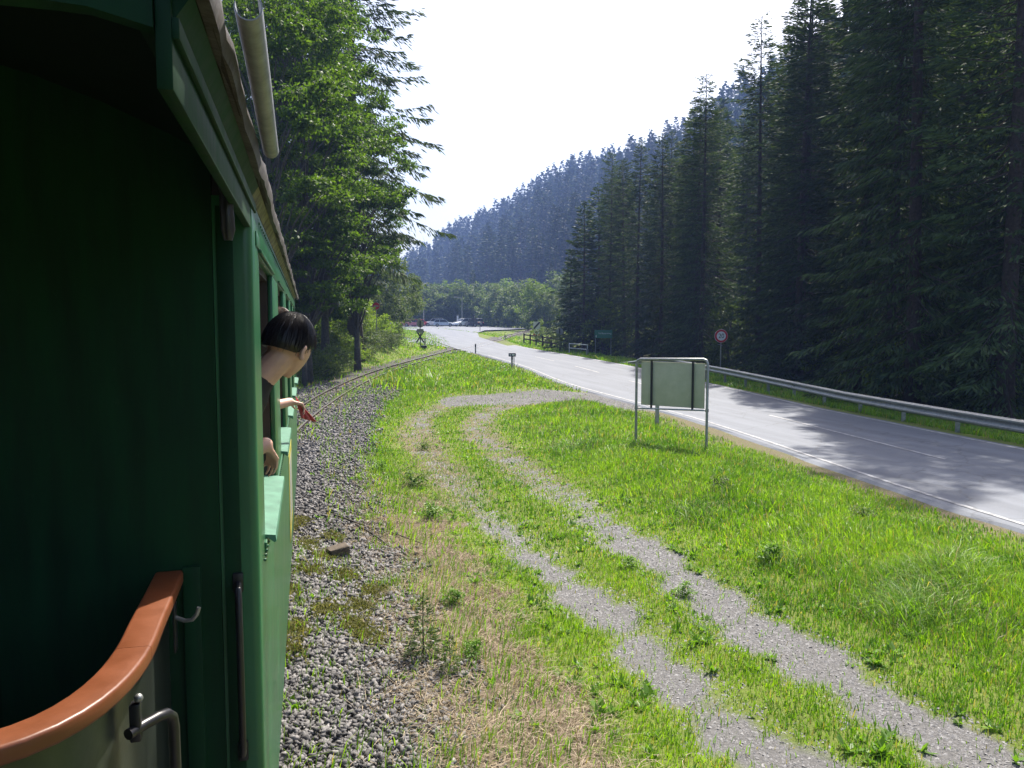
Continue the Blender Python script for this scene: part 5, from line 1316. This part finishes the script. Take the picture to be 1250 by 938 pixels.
# round disc seen from behind at the fence end
def disc_back(px, D, zpx, rad, label, with_cross):
    o3 = at(px, D); o = thing('crossing_sign' if with_cross else 'round_sign', o3, label, 'road sign'); zc = 2.70-zpx/950*D-o3.z
    MB().tube([(0, 0, -0.3), (0, 0, zc+rad*0.7)], 0.04, 8).build('post', black, o, True)
    disc('disc_back', (0, 0, zc), rad, signback, o, 0.014, -0.075, 28)
    MB().box(-0.05, 0.05, zc-rad*0.85, zc+rad*0.85, -0.058, -0.03, M=M_).build('stiffener', black, o)
    if with_cross:
        disc('lamp_housing', (-0.10, 0, zc+0.36), 0.15, signback, o, 0.1, -0.14, 16)
        MB().box(-0.30, 0.30, zc-0.78, zc-0.45, 0.045, 0.10, M=M_).build('lamp_box', signback, o)
        for a in (-1, 1):
            Mx = M_ @ Matrix.Translation((0, zc-1.12, 0.05 if a > 0 else 0.075)) @ Matrix.Rotation(R(58*a), 4, 'Z')
            MB().box(-0.62, 0.62, -0.065, 0.065, 0, 0.018, M=Mx).build('cross_arm', black, o)
        MB().box(0.36, 0.48, -0.1, 0.75, -0.05, 0.07, M=M_).build('control_post', signback, o); MB().box(0.04, 0.50, 0.70, 0.78, -0.02, 0.02, M=M_).build('bracket_arm', black, o)
    return o
disc_back(683, 67, 7, 0.31, 'round grey sign seen from behind at the end of the brown fence', False)
disc_back(513.5, 69, -2.5, 0.33, 'grey backs of crossing light and cross on the left of the road', True)
# no entry sign above the bank bushes, yield sign
o3 = at(460.5, 51); ne = thing('no_entry_sign', o3, 'round red sign with pale bar above the bushes on the bank', 'road sign'); zc = 2.70+24/950*51-o3.z
MB().tube([(0, 0, -0.3), (0, 0, zc+0.2)], 0.03, 8).build('post', galv, ne, True); dd = disc('disc', (0, 0, zc), 0.225, redp, ne, 0.012, 0.035)
disc('pale_rim', (0, 0, zc), 0.25, signback, dd, 0.010, 0.030); MB().box(-0.155, 0.155, zc-0.04, zc+0.04, 0.0475, 0.0505, M=M_).build('pale_bar', signback, dd)
o3 = at(484.5, 106); ys = thing('yield_sign', o3, 'red bordered triangular yield sign at the left side road', 'road sign'); zc = 2.70+8.5/950*106-o3.z
MB().tube([(0, 0, -0.3), (0, 0, zc)], 0.06, 8).build('post', black, ys, True)
tri = lambda s: [(-0.45*s, 0.26*s), (0, -0.52*s), (0.45*s, 0.26*s)]
yt = MB().prism(tri(1.0), M_ @ Matrix.Translation((0, zc, 0.065)), 0.014).build('triangle', redp, ys); MB().prism(tri(0.62), M_ @ Matrix.Translation((0, zc, 0.0795)), 0.003).build('white_field', white, yt)
# brown fence
fA, fB = G(P(684, 424.6)), G(P(639.6, 417)); fn = thing('wooden_fence', fA, 'brown two rail wooden fence beside the level crossing', 'fence')
fd = fB-fA; po0 = None
for i, t in enumerate((0, 0.22, 0.44, 0.62, 0.80, 1.0)):
    q = fA.lerp(fB, t); q.z = hz(q.x, q.y)
    if po0 is None: po = MB().box(-0.075, 0.075, -0.06, 0.06, -0.3, 1.08, bev=0.008).build('post', fencew, fn); po0 = po
    else: po = po0.copy(); col.objects.link(po)
    po.location = q-fA; po.rotation_euler = (0, 0, -YAW)
for zz in (0.48, 0.92):
    for t0, t1 in ((0, .44), (.445, 1.0)):
        a = fA.lerp(fB, t0); b = fA.lerp(fB, t1); a.z = hz(a.x, a.y)+zz; b.z = hz(b.x, b.y)+zz; a -= fA; b -= fA
        d = (b-a).normalized(); nn_ = Vector((-d.y, d.x, 0)).normalized()*-0.085
        MB().sweep([(-0.025, -0.07), (0.025, -0.07), (0.025, 0.07), (-0.025, 0.07)], [a+nn_, b+nn_], [(nn_.normalized(), Vector((0, 0, 1)))]*2).build('fence_rail', fencew, fn)
# white railing
rA, rB = G(P(717, 430)), G(P(694.8, 428)); rn = thing('white_railing', rA, 'short white two bar railing right of the brown fence', 'railing')
for zz in (0.42, 0.78): MB().tube([Vector((0, 0, zz)), Vector((rB-rA))+Vector((0, 0, zz))], 0.035, 8).build('bar', white, rn, True)
MB().box(-0.08, 0.08, -0.08, 0.08, -0.3, 0.45, bev=0.01).build('concrete_post', signback, rn); 
for q in (Vector((0, 0, 0)), rB-rA): MB().tube([q+Vector((0, 0.0, 0.46 if q.length < .1 else -0.3)), q+Vector((0, 0, 0.84))], 0.032, 8).build('post', white, rn, True)
# street lamps by the car park
for px, lab in ((518, 'slim street lamp behind the red cars'), (564.5, 'slim street lamp behind the white and dark cars')):
    o3 = at(px, 168); lp = thing('street_lamp', o3, lab, 'street lamp', 'street lamps at the car park')
    MB().tube([(0, 0, -0.3), (0, 0, 3), (0, 0, 6.2)], [0.14, 0.12, 0.09], 8).build('pole', galv, lp, True)
    MB().tube([(0, 0, 6.15), (-0.6, 0.1, 6.35), (-1.3, 0.2, 6.4)], 0.05, 6).build('arm', galv, lp, True)
    MB().box(-1.75, -1.2, 0.08, 0.32, 6.34, 6.46, bev=0.03).build('lamp_head', galv, lp, True)
o3 = at(559, 166); ib = thing('notice_post', o3, 'narrow pale notice post left of the right street lamp', 'post'); MB().box(-0.2, 0.2, -0.06, 0.06, -0.2, 2.6, bev=0.02).build('post', signback, ib, True); MB().box(-0.17, 0.17, -0.075, -0.061, 1.4, 2.4).build('panel', white, ib)

# ================================================================ parked cars
def make_car(px, D, colr, kind, yaw, label):
    o3 = at(px, D); o3.z = zr(o3.x, o3.y)+0.04
    c = thing('parked_car', o3, label, 'car', 'cars in the car park', yaw)
    m = pmat('car_paint', colr, 0.25, metal=0.2, coat=0.6)
    L = 4.3; Wc = 0.87
    hb, ht = {'wagon': (0.92, 1.48), 'suv': (1.02, 1.70), 'hatch': (0.90, 1.47)}[kind]
    low = [(-2.12, 0.32), (-2.15, 0.55), (-2.10, hb-0.08), (-1.95, hb), (0.95, hb), (1.85, hb-0.14), (2.10, hb-0.32), (2.15, 0.50), (2.05, 0.30)]
    def loft(outs, name, mat, par):     # outs: list of (outline, halfwidth)
        n = len(outs[0][0]); V = []; F = []
        for ol, hw in outs: V += [(x, hw, z) for x, z in ol]
        for i in range(len(outs)-1):
            for k in range(n): F.append((i*n+k, i*n+(k+1) % n, (i+1)*n+(k+1) % n, (i+1)*n+k))
        F.append(tuple(reversed(range(n)))); F.append(tuple((len(outs)-1)*n+k for k in range(n)))
        return MB().add(V, F).build(name, mat, par, True)
    sh = lambda ol, s: [(x*s, 0.32+(z-0.32)*s) for x, z in ol]
    body = loft([(sh(low, 0.95), -Wc), (low, -Wc+0.10), (low, Wc-0.10), (sh(low, 0.95), Wc)], 'body', m, c)
    rear = {'wagon': -1.95, 'suv': -1.98, 'hatch': -1.85}[kind]
    cab = [(rear, hb-0.01), (rear+0.22, ht-0.06), (rear+0.45, ht), (0.05, ht), (0.35, ht-0.05), (1.05, hb-0.01)]
    gl_ = [(x, z) for x, z in cab]
    loft([(gl_, -Wc+0.12), ([(x*0.98, z) for x, z in gl_], -Wc+0.14), ([(x*0.98, z) for x, z in gl_], Wc-0.14), (gl_, Wc-0.12)], 'glazing', glass_d, c)
    roofp = [(rear+0.20, ht-0.07), (rear+0.45, ht+0.012), (0.05, ht+0.012), (0.40, ht-0.06), (0.05, ht-0.05), (rear+0.45, ht-0.05)]
    loft([(roofp, -Wc+0.10), (roofp, Wc-0.10)], 'roof', m, c)
    mbp = MB()
    for sgn_ in (-1, 1):
        yv = sgn_*(Wc-0.115)
        for (xa, xb_) in ((rear+0.02, rear+0.28), (-0.85, -0.78), (0.98, 0.33)):
            mbp.tube([(xa, yv, hb-0.01), (xb_ if xa != -0.85 else -0.80, yv, ht-0.03)], 0.04, 6)
    mbp.build('pillars', m, c, True)
    for xw in (-1.32, 1.33):
        for sgn_ in (-1, 1):
            wl = MB().tube([(xw, sgn_*(Wc-0.16), 0.33), (xw, sgn_*(Wc+0.005), 0.33)], 0.33, 18).build('wheel', tyre, c, True)
            MB().tube([(xw, sgn_*(Wc+0.004), 0.33), (xw, sgn_*(Wc+0.014), 0.33)], 0.20, 14).build('rim', galv, wl, True)
    for sgn_ in (-1, 1):
        MB().box(2.00, 2.12, sgn_*0.58-0.16, sgn_*0.58+0.16, hb-0.36, hb-0.24, bev=0.02).build('headlight', white, c, True)
        MB().box(-2.165, -2.06, sgn_*0.66-0.10, sgn_*0.66+0.10, hb-0.30, hb-0.08, bev=0.02).build('tail_light', redp, c, True)
    MB().box(-2.175, -2.14, -0.26, 0.26, 0.56, 0.68).build('number_plate', white, c); MB().box(2.13, 2.165, -0.26, 0.26, 0.42, 0.53).build('number_plate', white, c)
    return c
make_car(490.5, 166, (0.50, 0.53, 0.58), 'hatch', R(150), 'silver car at the left end of the parked cars')
make_car(498.5, 163, (0.36, 0.015, 0.05), 'hatch', R(172), 'dark red car just right of the yield sign')
make_car(505.5, 161, (0.62, 0.22, 0.25), 'hatch', R(165), 'faded pink red car between the dark red and the bright red car')
make_car(513.0, 165, (0.55, 0.03, 0.03), 'hatch', R(20), 'bright red car behind the crossing light')
make_car(531, 166, (0.80, 0.81, 0.82), 'suv', R(168), 'white car facing left, behind the silver blue estate')
make_car(542, 160, (0.52, 0.58, 0.68), 'wagon', R(-8), 'silver blue estate car facing right in the middle')
make_car(566, 163, (0.74, 0.76, 0.77), 'suv', R(205), 'white off-roader left of the dark one')
make_car(579, 159, (0.015, 0.018, 0.035), 'suv', R(118), 'dark blue off-roader at the right end, seen from its rear')

# ================================================================ small things on the ground
p = G(P(414, 678, 0.08)); bm_ = MB().box(-0.12, 0.11, -0.09, 0.09, -0.05, 0.135, bev=0.02)
bm_.V = [(v[0]+0.012*math.sin(v[2]*40+v[1]*17), v[1]+0.012*math.sin(v[0]*33), v[2]+0.018*math.sin(v[0]*21+v[1]*15)) for v in bm_.V]
ob = bm_.build('wooden_block', sleeperm, None, False); ob.location = p; ob.rotation_euler = (0.12, -0.08, 0.25); tag(ob, 'weathered wooden block lying on the ballast beside the train', 'block')
for pts_, lab in ((((408, 632), (440, 640), (480, 648), (520, 661)), 'long dry branch on the ground behind the wooden block'), (((434, 640), (455, 652), (482, 668)), 'short dry branch crossing the long one')):
    q = [G(P(*a, 0.05))+Vector((0, 0, 0.03+0.012*math.sin(i*2))) for i, a in enumerate(pts_)]; o = thing('dry_branch', q[0], lab, 'branch')
    st = MB().tube([v-q[0] for v in q], [0.013, 0.011, 0.009, 0.005][:len(q)], 6).build('stem', dwood, o, True)
    MB().tube([q[1]-q[0], q[1]-q[0]+Vector((0.10, 0.16, 0.03))], [0.006, 0.003], 5).build('twig', dwood, o, True)
SEED = make_spruce(5.2, 1.5, 950, leafmat('seedling_needles', (0.05, 0.085, 0.025), (0.10, 0.14, 0.04), 0.25, 0.6, 0.1), r0=0.06, dead=0.0, limbs=False, nside=5, z0=0.3, step=0.42, nb=5, dens=9, tl=0.5, tw=0.12, droop=0.1)
for px, py, s_, lab in ((517, 800, 0.1, 'small spruce seedling among dry grass beside the ballast'), (549, 818, 0.062, 'smaller spruce seedling right of the first')):
    q = P(px, py, 0.03); plant_tree(SEED, 'spruce_seedling', q.x, q.y, lab, 'seedling', None, s_, px)
HERB = make_broad(0.6, 0.28, 960, weed_m, 0.005, weed_m, nleaf=520, leaf=0.06, base=0.1, lobes=12, flat=0.9); HERB2 = make_broad(0.5, 0.3, 961, bush_m, 0.005, weed_m, nleaf=560, leaf=0.05, base=0.1, lobes=12, flat=0.8)
for i, (px, py, k, s_, lab) in enumerate(((519, 545, 1, 0.8, 'dark leafy weed on the verge below the tall grass tuft'), (508, 590, 1, 1.15, 'dark leafy weed left of the driveway, taller of the pair'), (527, 632, 0, 0.8, 'leafy weed at the verge edge behind the dry branches'),
        (555, 735, 0, 0.55, 'broad leaved weed near the dry grass'), (577, 800, 0, 0.5, 'bright small weed in the dry grass'), (836, 722, 0, 0.5, 'leafy weed clump in the middle strip of the driveway'), (770, 690, 0, 0.42, 'leafy weed clump farther up the middle strip'), (880, 610, 1, 0.9, 'leafy plant in the tall grass below the board'), (1050, 640, 1, 0.8, 'dark leafy plant in the tall grass near the road'), (940, 690, 0, 0.8, 'pale leafy plant at the right edge of the driveway'), (465, 575, 0, 0.7, 'pale weed growing at the edge of the ballast'))):
    q = P(px, py); plant_tree(HERB if k == 0 else HERB2, 'weed_plant', q.x, q.y, lab, 'plant', None, s_*0.5, i*1.1, sxy=s_*0.75)
q = G(P(517, 428)); lv = thing('track_box', q, 'small black box on the grass left of the rails', 'box'); MB().box(-0.25, 0.25, -0.15, 0.15, 0.1, 0.34, bev=0.03).build('lid', black, lv, True); MB().box(-0.15, 0.15, -0.1, 0.1, -0.1, 0.099).build('base', black, lv)

# ================================================================ air
bx_ = MB().box(-275, 440, -95, 930, -6.0, 155)
hm = bpy.data.materials.new('haze_air'); hm.use_nodes = True; hn = hm.node_tree.nodes; hn.clear()
ho = hn.new('ShaderNodeOutputMaterial'); pv_ = hn.new('ShaderNodeVolumePrincipled'); pv_.inputs['Color'].default_value = (0.32, 0.48, 1.0, 1); pv_.inputs['Density'].default_value = 0.0006; pv_.inputs['Anisotropy'].default_value = 0.0
hm.node_tree.links.new(pv_.outputs[0], ho.inputs['Volume'])
tag(bx_.build('haze', hm), 'pale blue haze in the valley air', 'haze', kind='stuff')
